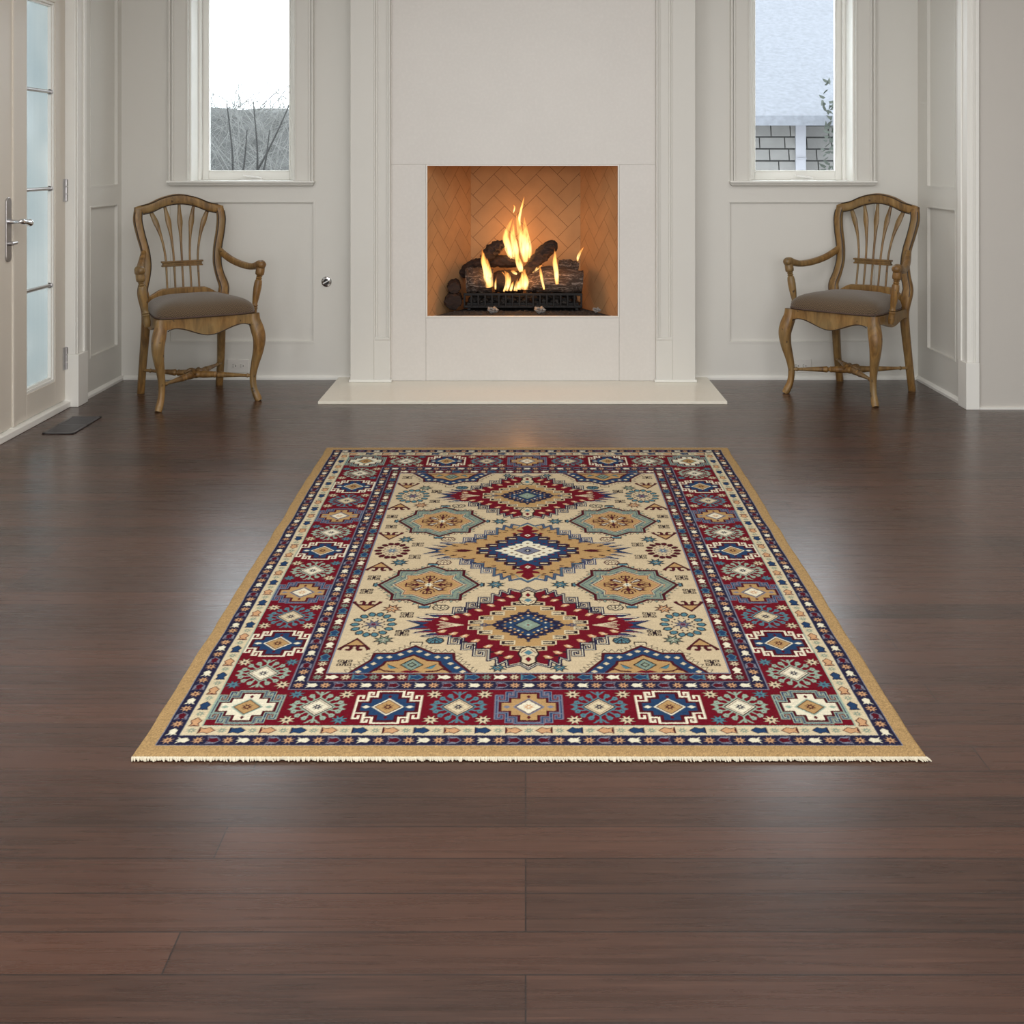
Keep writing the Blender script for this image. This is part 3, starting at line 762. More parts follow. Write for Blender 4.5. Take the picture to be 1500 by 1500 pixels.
for z0, z1 in ((.183, .293), (1.0, 1.11)):
    b = MB()
    for k in range(3): b.sweep([(.004, DY1 - .04 - oy, z0 + k*(z1-z0)/3 + .002 - oz), (.004, DY1 - .04 - oy, z0 + (k+1)*(z1-z0)/3 - .002 - oz)], [.0085, .0085], (0, 1, 0), 10, sub=1)
    b.box(-.001, .003, DY1 - .075 - oy, DY1 - .048 - oy, z0 - oz, z1 - oz); b.box(-.002, .006, DY1 - .041 - oy, DY1 - .039 - oy, z0 - oz, z1 - oz)
    b.build('hinge', M['nickel'], d2, True)
b = MB(); b.box(0, .008, YM - .012 - oy, YM + .02 - oy, 0, 2.05); b.build('meeting_strip', M['door'], d2, bevel=.002)
d1, oy, oz = leaf(2, DY0 + .02, YM - .012, 'near white glazed door leaf carrying the nickel lever handle', False)
# lever handle on the near leaf
yc = 5.018
b = MB()
pl = [(.03*math.cos(a)*.87, .118 + .022*math.sin(a)) for a in [math.pi*k/8 for k in range(9)]]
pl = [(p, q) for p, q in pl] + [(-p, -q) for p, q in pl]
b.prism([(yc - oy + p, .90 - oz + q) for p, q in pl], 'x', 0, .007)
hp = b.build('handle_plate', M['nickel'], d1, bevel=.0015)
b = MB(); b.sweep([(.007, yc - oy, .935 - oz), (.045, yc - oy, .935 - oz), (.058, yc + .01 - oy, .935 - oz), (.060, yc + .05 - oy, .93 - oz), (.06, yc + .075 - oy, .926 - oz)], [.011, .009, .012, .013, .015], (0, 0, 1), 12)
b.ball((.06, yc + .082 - oy, .926 - oz), .017, 8)
b.build('lever', M['chrome'], hp, True)
b = MB(); b.sweep([(.007, yc - oy, .84 - oz), (.024, yc - oy, .84 - oz)], [.009, .009], (0, 0, 1), 10, sub=1); b.sweep([(.026, yc - .012 - oy, .84 - oz), (.028, yc + .03 - oy, .842 - oz)], [(.006, .004), (.006, .004)], (0, 0, 1), 8, sub=1)
b.build('thumb_turn', M['nickel'], hp, True)

# ---- right side: panelled return wall, cased corner, wall facing the camera
b = MB()
xf, xr, xb = XR, XR + .014, 2.4
b.box(xf, xb, 5.66, 5.80, 0, H); b.box(xf, xb, 6.21, YB + .02, 0, H); b.box(xf, xb, 5.80, 6.21, 0, .193); b.box(xf, xb, 5.80, 6.21, .957, 1.057); b.box(xf, xb, 5.80, 6.21, 2.3, H)
b.box(xr, xb, 5.80, 6.21, .193, .957); b.box(xr, xb, 5.80, 6.21, 1.057, 2.3)
for z0, z1 in ((.193, .957), (1.057, 2.3)):
    for q in ((5.80, 6.21, z0, z0 + .008), (5.80, 6.21, z1 - .008, z1), (5.80, 5.808, z0 + .008, z1 - .008), (6.202, 6.21, z0 + .008, z1 - .008)): b.box(xf - .003, xr, *q)
struct(b.build('wall_right', M['wall']), 'off-white panelled return wall behind the right chair', 'wall')
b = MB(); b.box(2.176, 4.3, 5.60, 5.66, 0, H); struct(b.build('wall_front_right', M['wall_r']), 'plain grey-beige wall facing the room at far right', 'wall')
b = MB()
b.box(2.128, 2.18, 5.595, 5.70, .225, H); b.box(2.120, 2.128, 5.655, 5.70, .225, H); b.box(2.148, 2.158, 5.588, 5.595, .225, H); b.box(2.166, 2.182, 5.583, 5.595, .225, H)
b.box(2.120, 2.184, 5.583, 5.69, 0, .225)
struct(b.build('trim_3', M['trim'], bevel=.002), 'white cased corner with plinth block between the two right walls', 'corner casing')
b = MB(); b.box(2.184, 4.3, 5.588, 5.60, 0, .010); struct(b.build('baseboard_front_right', M['trim']))
b = MB(); b.box(4.25, 4.3, -3.2, 5.6, 0, H); struct(b.build('wall_far_right', M['wall']))
b = MB(); b.box(-2.5, 4.3, -3.2, -3.14, 0, H); struct(b.build('wall_rear', M['wall']))

# ---- fireplace: surround and pilasters
YS, YP = 6.237, 6.20
fp = empty('fireplace', (0, YS, 0)); tag(fp, 'white stone fireplace with fluted pilasters, herringbone firebox and pale hearth slab', 'fireplace')
def fb(b, x0, x1, y0, y1, z0, z1): b.box(x0, x1, y0 - YS, y1 - YS, z0, z1)
x0, x1 = -.727, .700
b = MB(); J = .0012
def slab(a0, a1, c0, c1): fb(b, a0 + J, a1 - J, YS, YS + .03, c0 + J, c1 - J)
slab(x0, FO['x0'], .015, FO['z1']); slab(FO['x1'], x1, .015, FO['z1'])
slab(x0, x1, FO['z1'], 2.4); slab(FO['x0'], FO['x1'], .015, FO['z0'])
b.build('stone_surround', M['stone'], fp, bevel=.0008)
b = MB(); fb(b, x0, FO['x0'] - .001, YS + .004, YS + .1, .015, 2.4); fb(b, FO['x1'] + .001, x1, YS + .004, YS + .1, .015, 2.4); fb(b, FO['x0'] - .01, FO['x1'] + .01, YS + .004, YS + .1, .015, FO['z0'] - .001); fb(b, FO['x0'] - .01, FO['x1'] + .01, YS + .004, YS + .1, FO['z1'] + .001, 2.4)
fb(b, -.93, .90, YS + .02, YS + .1, 2.4, H)
b.build('chimney_breast', M['stone'], fp)
b = MB(); e = .007
for q in ((FO['x0'], FO['x0'] + e, FO['z0'], FO['z1']), (FO['x1'] - e, FO['x1'], FO['z0'], FO['z1']), (FO['x0'] + e, FO['x1'] - e, FO['z0'], FO['z0'] + e), (FO['x0'] + e, FO['x1'] - e, FO['z1'] - e, FO['z1'])):
    fb(b, q[0], q[1], YS - .005, YS + .02, q[2], q[3])
b.build('firebox_edge_frame', M['trim'], fp, bevel=.001)
def pil(xa, xb, s):
    """xa outer edge, xb inner edge; s=+1 when the inner edge is towards +x"""
    b = MB(); w_ = .088; xm = xb - s * w_
    lo, hi = min(xa, xm), max(xa, xm)
    fb(b, lo, hi, YP, YB + .04, .015, 2.4)
    lo, hi = min(xm, xb), max(xm, xb)
    fb(b, lo, hi, YP + .004, YB, .015, .252)
    fb(b, lo, hi, YP + .016, YB, .252, 2.4)
    for q0, q1, d in ((0, .008, .0), (.008, .02, .008), (.066, .078, .008), (.078, .088, -.004)):
        p, r = xm + s*q0, xm + s*q1; fb(b, min(p, r), max(p, r), YP + d, YP + .02, .252, 2.4)
    fb(b, lo, hi, YP, YP + .02, .240, .254)
    o = b.build('pilaster', M['wall'], fp, bevel=.0022)
    b = MB(); lo, hi = min(xa, xb), max(xa, xb); fb(b, lo - .008, hi + .008, YP - .01, YB, .015, .029); b.build('base_bead', M['trim'], o, bevel=.003)
pil(-.937, -.723, 1); pil(.907, .697, -1)
b = MB(); h0, h1 = -1.022, .992
fb(b, h0, h1, 5.707, YB, 0, .015)
b.build('hearth_slab', M['hearth'], fp, bevel=.002)

# firebox interior: herringbone brick panels
def clip(poly, x0, x1, y0, y1):
    for ax, val, sgn in ((0, x0, 1), (0, x1, -1), (1, y0, 1), (1, y1, -1)):
        out = []
        for i in range(len(poly)):
            p, q = poly[i-1], poly[i]; dp, dq = (p[ax]-val)*sgn, (q[ax]-val)*sgn
            if (dp >= 0) != (dq >= 0):
                t = dp/(dp-dq); out.append((p[0]+(q[0]-p[0])*t, p[1]+(q[1]-p[1])*t))
            if dq >= 0: out.append(q)
        poly = out
        if len(poly) < 3: return []
    return poly
def herring(o, U, width, h, name):
    """brick panel: origin o (fireplace frame), unit direction U along the wall, height h"""
    U = Vector(U).normalized(); N = Vector((U.y, -U.x, 0)); O = Vector(o)
    b = MB(); W_, g = .086, .0014; c = math.cos(math.pi/4)
    T = 0.004
    for k in range(-24, 25):
        for m_ in range(-8, 9):
            for r in ((k + 4*m_, k, 2, 1), (k + 4*m_ + 2, k - 1, 1, 2)):
                rect = [(r[0]*W_+g, r[1]*W_+g), ((r[0]+r[2])*W_-g, r[1]*W_+g), ((r[0]+r[2])*W_-g, (r[1]+r[3])*W_-g), (r[0]*W_+g, (r[1]+r[3])*W_-g)]
                P_ = clip([((x - y)*c + width/2, (x + y)*c) for x, y in rect], 0, width, 0, h)
                if len(P_) < 3: continue
                n = len(P_); a = [O + U*p + Vector((0, 0, q)) for p, q in P_]; f = [v + N*T for v in a]
                b.add(a + f, [tuple(range(n, 2*n))] + [(i, (i+1) % n, (i+1) % n+n, i+n) for i in range(n)])
    b.cur = 1
    a = [O, O + U*width, O + U*width + Vector((0, 0, h)), O + Vector((0, 0, h))]; bk = [v - N*.03 for v in a]
    a = [v + N*(T - .0012) for v in a]
    b.add(a + bk, [(0, 1, 2, 3), (7, 6, 5, 4), (0, 4, 5, 1), (1, 5, 6, 2), (2, 6, 7, 3), (3, 7, 4, 0)])
    b.build(name, [M['brick'], M['mortar']], fp)
fd = FB['y'] - YS; bx0, bx1 = -.318, .318
y1_ = .45
herring((bx0, y1_, .33), (1, 0, 0), bx1 - bx0, .95, 'rear_brick_panel')
v = Vector((bx0 - (FO['x0'] - .004), y1_ - .02, 0)); herring((FO['x0'] - .004, .02, .33), v, v.length, .95, 'side_brick_panel')
v = Vector((FO['x1'] + .004 - bx1, .02 - y1_, 0)); herring((bx1, y1_, .33), v, v.length, .95, 'side_brick_panel')
b = MB(); b.box(-.62, .6, .02, .5, .32, .352); b.build('firebox_floor', M['mortar'], fp)
b = MB(); b.box(-.62, .6, .02, .5, 1.26, 1.30); b.build('firebox_lintel', M['mortar'], fp)
# ember bed: granular surface
b = MB(); nx_, ny_ = 110, 44; pts = []
for j in range(ny_ + 1):
    for i in range(nx_ + 1):
        u, v_ = i/nx_, j/ny_; y = .03 + v_*.40
        xa = FO['x0'] + .02 + (bx0 - FO['x0']) * v_ ; xb_ = FO['x1'] - .02 + (bx1 - FO['x1']) * v_
        edge = min(u, 1-u, v_*1.2 + .02, 1) ; 
        z = .353 + min(.022, edge*.25) * (.7 + .5*mnoise.noise(Vector((u*60, v_*30, 0)))) + .004*random.random()
        pts.append((xa + (xb_-xa)*u, y, z))
b.add(pts, [(j*(nx_+1)+i, j*(nx_+1)+i+1, (j+1)*(nx_+1)+i+1, (j+1)*(nx_+1)+i) for j in range(ny_) for i in range(nx_)])
o = b.build('ember_bed', M['ember'], None); o.location = (0, YS, 0)
tag(o, 'bed of black lava granules covering the firebox floor', 'ember bed', kind='stuff')

def P3(x, y, Z): return Vector(((x - 770) * Z / 1700, Z, 1.2 - (y - 235) * Z / 1700))
# grate
ZG = 6.385
gr = empty('fire_grate', P3(766, 452, ZG)); tag(gr, 'black iron basket grate with vertical slots holding the logs', 'fire grate')
def G(x, y, Z=ZG): return P3(x, y, Z) - gr.location
b = MB(); a0 = G(679, 428); a1 = G(853, 432)
b.box(a0.x, a1.x, -.012, .0, a1.z - .004, a0.z - .004); b.box(a0.x, a1.x, -.012, .16, G(0, 451).z, G(0, 447).z)
b.build('front_rail', M['iron'], gr, bevel=.003)
for k in range(18):
    b = MB(); x = a0.x + .006 + (a1.x - a0.x - .012)*k/17
    b.prism([(x - .0045, G(0, 449).z), (x + .0045, G(0, 449).z), (x + .0055, a1.z), (x - .0055, a1.z)], 'y', -.016, -.004); b.build('grate_bar', M['iron'], gr, bevel=.0015)
for sx in (a0.x + .03, a1.x - .03):
    for sy in (.004, .15):
        b = MB(); b.box(sx - .008, sx + .008, sy - .008, sy + .008, G(0, 451).z - .012, G(0, 449).z); b.build('leg', M['iron'], gr)
b = MB()
for k in range(9): b.box(a0.x + .02, a1.x - .02, .01 + k*.017, .018 + k*.017, G(0, 447).z, G(0, 447).z + .01)
b.build('base_slats', M['iron'], gr)

# coals heaped inside the grate
b = MB(); random.seed(5)
for k in range(170):
    c = Vector((random.uniform(-.29, .29), random.uniform(.01, .15), random.uniform(G(0, 447).z + .008, a1.z - .004)))
    b.ball(c, random.uniform(.012, .019), 4, (1.2, 1, .8), .8)
o = b.build('coal_heap', M['ember'], None); o.location = gr.location; tag(o, 'black coals heaped inside the iron grate under the logs', 'coals', kind='stuff')
# logs
def log(name, path, rad, mat, label, cat='log', ends=None, seed=0, amp=.12, flat=.9, group='logs in the firebox'):
    P_, R_ = smooth(path, rad, 10); n = 28; vs_ = []; base = Vector(P_[0])
    for i, p in enumerate(P_):
        t = (Vector(P_[min(i+1, len(P_)-1)]) - Vector(P_[max(i-1, 0)])).normalized()
        a = Vector((0, 0, 1)) - t*t.z; a = a.normalized() if a.length > .05 else t.orthogonal().normalized(); c = t.cross(a)
        for j in range(n):
            q = 2*math.pi*j/n; d = a*math.cos(q)*flat + c*math.sin(q)
            k = 1 + amp*mnoise.noise(Vector((i*.35, math.cos(q)*2.2 + seed, math.sin(q)*2.2))) * 1.6 + amp*.55*mnoise.noise(Vector((i*1.1, math.cos(q)*6 + seed, math.sin(q)*6)))
            vs_.append(Vector(p) + d*R_[i][0]*k - base)
    m_ = len(P_); b = MB()
    b.add(vs_, [(i*n+j, i*n+(j+1) % n, (i+1)*n+(j+1) % n, (i+1)*n+j) for i in range(m_-1) for j in range(n)])
    if not ends: b.add([], []); b.f += [tuple(range(n))[::-1], tuple(range((m_-1)*n, m_*n))]; b.mi += [0, 0]
    o = b.build(name, mat, None, True); o.location = base; tag(o, label, cat, group)
    if ends:
        e = MB(); e.add(vs_[:n], [tuple(range(n))[::-1]]); e.build('log_end', M['endgrain'], o)
        e = MB(); e.add(vs_[-n:], [tuple(range(n))]); e.build('log_end', M['endgrain'], o)
    return o
lz = 6.47
log('fire_log', [P3(683, 412, lz-.02), P3(700, 411, lz-.02), P3(722, 412, lz-.02)], [.078, .080, .074], M['bark'], 'ashy barked log lying at the left of the grate', ends=1, seed=1)
log('fire_log', [P3(724, 414, lz), P3(745, 412, lz), P3(768, 415, lz)], [.062, .070, .058], M['char'], 'short charred log lying in the middle of the grate', seed=4)
log('fire_log', [P3(770, 413, lz-.02), P3(805, 410, lz-.03), P3(853, 414, lz-.03)], [.066, .081, .072], M['bark'], 'long ashy barked log lying at the right of the grate', ends=1, seed=9)
log('fire_log', [P3(818, 390, lz+.05), P3(835, 391, lz+.05), P3(847, 393, lz+.05)], [.036, .042, .036], M['bark'], 'small dark barked log behind the right end of the pile', seed=12, amp=.2)
log('fire_log', [P3(677, 402, lz+.12), P3(690, 391, lz+.10), P3(708, 385, lz+.07), P3(730, 382, lz+.05), P3(756, 385, lz+.03)], [.03, .036, .034, .036, .03], M['char'], 'dark crooked log lying across the back left', seed=17, amp=.2)
log('fire_log', [P3(709, 381, lz+.02), P3(720, 368, lz+.02), P3(730, 360, lz+.02), P3(738, 357, lz+.02)], [.034, .044, .034, .020], M['char'], 'stubby charred branch rising from the back left log', seed=21, amp=.2)
log('fire_log', [P3(765, 404, lz-.06), P3(779, 390, lz-.05), P3(793, 374, lz-.03), P3(806, 362, lz-.01), P3(815, 361, lz)], [.026, .036, .042, .04, .026], M['char'], 'charred log leaning up to the right over the flames', seed=26, amp=.2)
log('fire_log', [P3(665, 422, 6.36), P3(665, 419, 6.42), P3(666, 415, 6.5)], [.032, .034, .030], M['char'], 'upper black log stub stacked end-on left of the grate', seed=31, amp=.2)
log('fire_log', [P3(664, 443, 6.34), P3(664, 439, 6.42), P3(666, 436, 6.48)], [.043, .046, .040], M['char'], 'lower black log stub lying end-on left of the grate', seed=37, amp=.2)
for (x, y, r, lab) in ((722, 459, .020, 'left silvery lava rock in front of the grate'), (791, 459, .021, 'middle silvery lava rock in front of the grate'), (874, 458, .015, 'right silvery lava rock near the brick side')):
    c = P3(x, y, 6.31); c.z = .388
    b = MB(); b.ball((0, 0, 0), r, 8, (1.3, 1, .75), .8); o = b.build('lava_rock', M['rock'], None); o.location = c; tag(o, lab, 'rock', 'lava rocks on the ember bed')

# flames
fl = empty('fire', P3(768, 430, 6.40)); tag(fl, 'yellow orange gas flames rising between the charred logs', 'flames')
def flame(pts, rad, Z, tw=.0):
    P_ = [P3(x, y, Z) - fl.location for x, y in pts]
    b = MB(); b.sweep(P_, [(r, r*.9) for r in rad], (0, 1, 0), 14, sub=8); b.build('flame', M['flame'], fl, True)
k_ = .0038
F_ = [([(752,385),(748,372),(743,358),(741,344),(746,330),(752,318)], [4,6,6.5,5,3,.3], 6.50),
      ([(757,380),(755,364),(752,350),(751,338),(753,322)], [4,5.5,5,3.5,.3], 6.49),
      ([(770,384),(768,370),(765,355),(762,340),(758,325),(756,312)], [4,7,6.5,5,3,.3], 6.48),
      ([(776,378),(774,362),(771,346),(769,332),(768,318)], [3,6,5,3.5,.3], 6.47),
      ([(762,330),(761,320),(763,308),(766,296),(768,288)], [1,2.2,2.2,1.4,.2], 6.48),
      ([(752,312),(754,304),(752,300)], [.4,1.4,.2], 6.48),
      ([(716,421),(714,405),(711,390),(708,376),(706,364)], [5,6.5,5.5,3.5,.3], 6.36),
      ([(712,408),(710,392),(707,380),(709,370)], [2,4,3,.3], 6.355),
      ([(720,420),(718,405),(715,388),(713,378)], [3,4,3,.3], 6.365),
      ([(742,426),(745,414),(744,404),(738,396)], [2.5,4,4,.4], 6.37),
      ([(738,427),(742,415),(741,405),(735,398)], [1.5,2.4,2,.3], 6.372),
      ([(768,424),(769,412),(767,402),(769,394)], [5.5,6.5,5,.5], 6.36),
      ([(760,424),(762,414),(764,404)], [4,4,.4], 6.37),
      ([(755,426),(757,416),(758,408)], [3.5,3,.4], 6.37),
      ([(748,426),(750,418),(752,412)], [2.5,2.5,.3], 6.37),
      ([(764,398),(761,388),(758,378),(759,368)], [4,5.5,4,.4], 6.38),
      ([(757,402),(752,398),(748,397)], [2,3,.4], 6.38),
      ([(816,416),(815,400),(813,385),(813,374),(812,364)], [3,4.2,4,2.6,.3], 6.35),
      ([(797,424),(794,410),(792,398),(791,390)], [1.5,2.5,2.2,.3], 6.36),
      ([(780,399),(787,393),(794,388)], [1.2,3,.5], 6.40),
      ([(846,382),(847,376),(851,368),(855,362)], [1.5,2.4,1.8,.2], 6.46),
      ([(726,424),(726,414),(727,406)], [1.5,1.6,.3], 6.36)]
for pts, rad, Z in F_: flame(pts, [r*k_ for r in rad], Z)
for i, (x, y, Z, p) in enumerate(((760, 352, 6.49, 1.9), (768, 408, 6.33, .9), (712, 395, 6.34, .5), (814, 392, 6.33, .5))):
    l = bpy.data.lights.new('flame_light', 'POINT'); l.energy = p; l.color = (1, .42, .12); l.shadow_soft_size = .05
    o = bpy.data.objects.new('flame_light', l); C.objects.link(o); o.location = P3(x, y, Z)

# ================================================================ SMALL FIXTURES
def outlet(x, label):
    root = empty('wall_outlet', (x, YB, .075)); tag(root, label, 'outlet', 'wall outlets')
    b = MB(); b.box(-.060, .060, -.006, 0, -.036, .036); b.build('cover_plate', M['plastic'], root, bevel=.003)
    for s in (-1, 1):
        b = MB(); b.prism([(s*.021 + .016*math.cos(a), .015*math.sin(a)) for a in [2*math.pi*k/16 for k in range(16)]], 'y', -.0085, -.005)
        r = b.build('socket', M['plastic'], root)
        b = MB(); b.box(s*.021 - .009, s*.021 - .002, -.0092, -.008, .004, .0065); b.box(s*.021 - .009, s*.021 - .002, -.0092, -.008, -.0065, -.004)
        b.ball((s*.021 + .008, -.0082, 0), .003, 5, (1, .4, 1)); b.build('socket_slots', M['slot'], r)
outlet(-1.575, 'white double outlet low on the wall behind the left chair')
outlet(1.505, 'white double outlet low on the wall behind the right chair')
root = empty('gas_valve_key', (-1.091, YB, .536)); tag(root, 'round chrome gas valve key plate left of the fireplace', 'gas valve')
b = MB(); b.sweep([(0, 0, 0), (0, -.004, 0), (0, -.010, 0)], [.028, .028, .020], (0, 0, 1), 28, sub=1); b.build('flange', M['chrome'], root, True)
b = MB(); b.sweep([(0, -.010, 0), (0, -.022, 0)], [.016, .014], (0, 0, 1), 24, sub=1); b.build('collar', M['slot'], root, True)
b = MB(); b.sweep([(-.014, -.024, -.008), (.014, -.024, .008)], [.0045, .0045], (0, 1, 0), 8, sub=1); b.build('key_bar', M['chrome'], root, True)

root = empty('floor_vent', (-2.05, 5.25, 0)); tag(root, 'dark metal floor register set in the planks beside the glazed doors', 'floor vent')
b = MB(); x0, x1, y0, y1 = -.07, .07, -.165, .17
for q in ((x0, x1, y0, y0+.014), (x0, x1, y1-.014, y1), (x0, x0+.014, y0, y1), (x1-.014, x1, y0, y1), (x0, x1, -.006, .008)): b.box(*q, 0, .005)
b.build('vent_frame', M['vent'], root, bevel=.0015)
b = MB(); b.box(x0+.01, x1-.01, y0+.01, y1-.01, 0, .0012); b.build('vent_backing', M['slot'], root)
for k in range(22):
    y = y0 + .02 + k*(y1-y0-.04)/21
    b = MB(); b.prism([(y-.004, .0012), (y+.002, .0012), (y+.005, .0045), (y-.001, .0045)], 'x', x0+.014, x1-.014); b.build('vent_slat', M['vent'], root)

# ================================================================ RUG MESH
draw_rug()
def srgb_np(a):
    a = a/255.0; return np.where(a <= .04045, a/12.92, ((a+.055)/1.055)**2.4)
pal = srgb_np(np.array([PAL[n] for n in PN], float))
full = pal[canvas]                                           # (2144, 1600, 3)
NXR, NYR = 800, 1072
cols = full.reshape(NYR, 2, NXR, 2, 3).mean((1, 3))
def homog(src, dst):
    A = []; B_ = []
    for (x, y), (X, Y) in zip(src, dst):
        A.append([x, y, 1, 0, 0, 0, -x*X, -y*X]); B_.append(X); A.append([0, 0, 0, x, y, 1, -x*Y, -y*Y]); B_.append(Y)
    return np.append(np.linalg.solve(np.array(A, float), np.array(B_, float)), 1).reshape(3, 3)
TH = .010
def flo(x, y, z=TH): k = (1.2 - z)/(y - 235); return ((x - 770)*k, 1700*k)
HR = homog([(0, 0), (1000, 0), (1000, 1340), (0, 1340)], [flo(194, 1106), flo(1356, 1106), flo(1066, 655), flo(478, 655)])
U, V = np.meshgrid((np.arange(NXR) + .5)/NXR*1000, (np.arange(NYR) + .5)/NYR*1340)
w3 = HR[2, 0]*U + HR[2, 1]*V + 1
X = (HR[0, 0]*U + HR[0, 1]*V + HR[0, 2])/w3; Y = (HR[1, 0]*U + HR[1, 1]*V + HR[1, 2])/w3
rng = np.random.default_rng(3)
sm = rng.normal(size=(NYR, NXR))
Z = TH + sm*.00035
# slightly wavy long edges
ev = (mW := np.array([mnoise.noise(Vector((i*.02, 1.7, 0))) for i in range(NYR)]))[:, None]
X += ev * .004 * np.sign(U - 500) * (np.abs(U - 500)/500)**6
edge = np.minimum(np.minimum(U, 1000 - U), np.minimum(V, 1340 - V))
Z -= np.clip(1 - edge/5, 0, 1)**2 * .004
mottle = 1 + rng.normal(size=(NYR, NXR, 1))*.07
rowv = 1 + rng.normal(size=(NYR, 1, 1))*.035
cols = np.clip(cols*mottle*rowv*.80*(1 + (edge < 21)[..., None]*rng.normal(size=(NYR, NXR, 1))*.14), 0, 1)
top = np.stack([X, Y, Z], -1).reshape(-1, 3)
idx = np.arange(NXR*NYR).reshape(NYR, NXR)
q = np.stack([idx[:-1, :-1], idx[:-1, 1:], idx[1:, 1:], idx[1:, :-1]], -1).reshape(-1, 4)
loop = np.concatenate([idx[0, :], idx[1:, -1], idx[-1, -2::-1], idx[-2:0:-1, 0]])
n0 = len(top); low = top[loop].copy(); low[:, 2] = .0008
low[:, :2] = (low[:, :2] - low[:, :2].mean(0))*1.0008 + low[:, :2].mean(0)
m = len(loop); a = np.arange(m); sk = np.stack([loop, n0 + a, n0 + (a + 1) % m, loop[(a + 1) % m]], -1)
co = np.concatenate([top, low]); fc = np.concatenate([q, sk])
me = bpy.data.meshes.new('pile')
me.vertices.add(len(co)); me.vertices.foreach_set('co', co.astype(np.float32).ravel())
me.loops.add(fc.size); me.loops.foreach_set('vertex_index', fc.astype(np.int32).ravel())
me.polygons.add(len(fc)); me.polygons.foreach_set('loop_start', (np.arange(len(fc))*4).astype(np.int32))
try: me.polygons.foreach_set('loop_total', np.full(len(fc), 4, np.int32))
except Exception: pass
me.update(calc_edges=True); me.validate()
ca = me.color_attributes.new('knots', 'FLOAT_COLOR', 'POINT')
cc = np.concatenate([cols.reshape(-1, 3), cols.reshape(-1, 3)[loop]*.9]); ca.data.foreach_set('color', np.concatenate([cc, np.ones((len(cc), 1))], 1).astype(np.float32).ravel())
me.polygons.foreach_set('use_smooth', np.ones(len(fc), bool))
me.materials.append(M['pile'])
rug = empty('area_rug', (0, 3.2, 0)); tag(rug, 'large geometric knotted rug with red border, cream field and three medallions on the floor', 'rug')
po = bpy.data.objects.new('pile', me); C.objects.link(po); po.parent = rug; po.location = (0, -3.2, 0)
# fringe at both ends: a woven band and short cotton tufts (uncountable)
for end, (pa, pb, s) in enumerate(((co[idx[0, 0]], co[idx[0, -1]], -1), (co[idx[-1, 0]], co[idx[-1, -1]], 1))):
    b = MB(); pa = Vector(pa); pb = Vector(pb); n = 520
    b.sweep([Vector((pa.x, pa.y + s*.003, .0045)), Vector((pb.x, pb.y + s*.003, .0045))], [(.0025, .003)]*2, (0, 1, 0), 8, sub=1)
    for k in range(n):
        t = (k + random.random()*.6)/n; p = pa.lerp(pb, t); L = random.uniform(.006, .012) if s < 0 else random.uniform(.004, .010); dx = random.uniform(-.002, .010)
        b.sweep([(p.x, p.y + s*.002, .006), (p.x + dx*.5, p.y + s*L*.6, .0045), (p.x + dx, p.y + s*L, .002)], [.0024, .0022, .0012], (0, 0, 1), 5, sub=2)
    o = b.build('fringe', M['fringe'], rug); o.location = (0, -3.2, 0); o['kind'] = 'stuff'; o['label'] = 'short ivory cotton fringe'

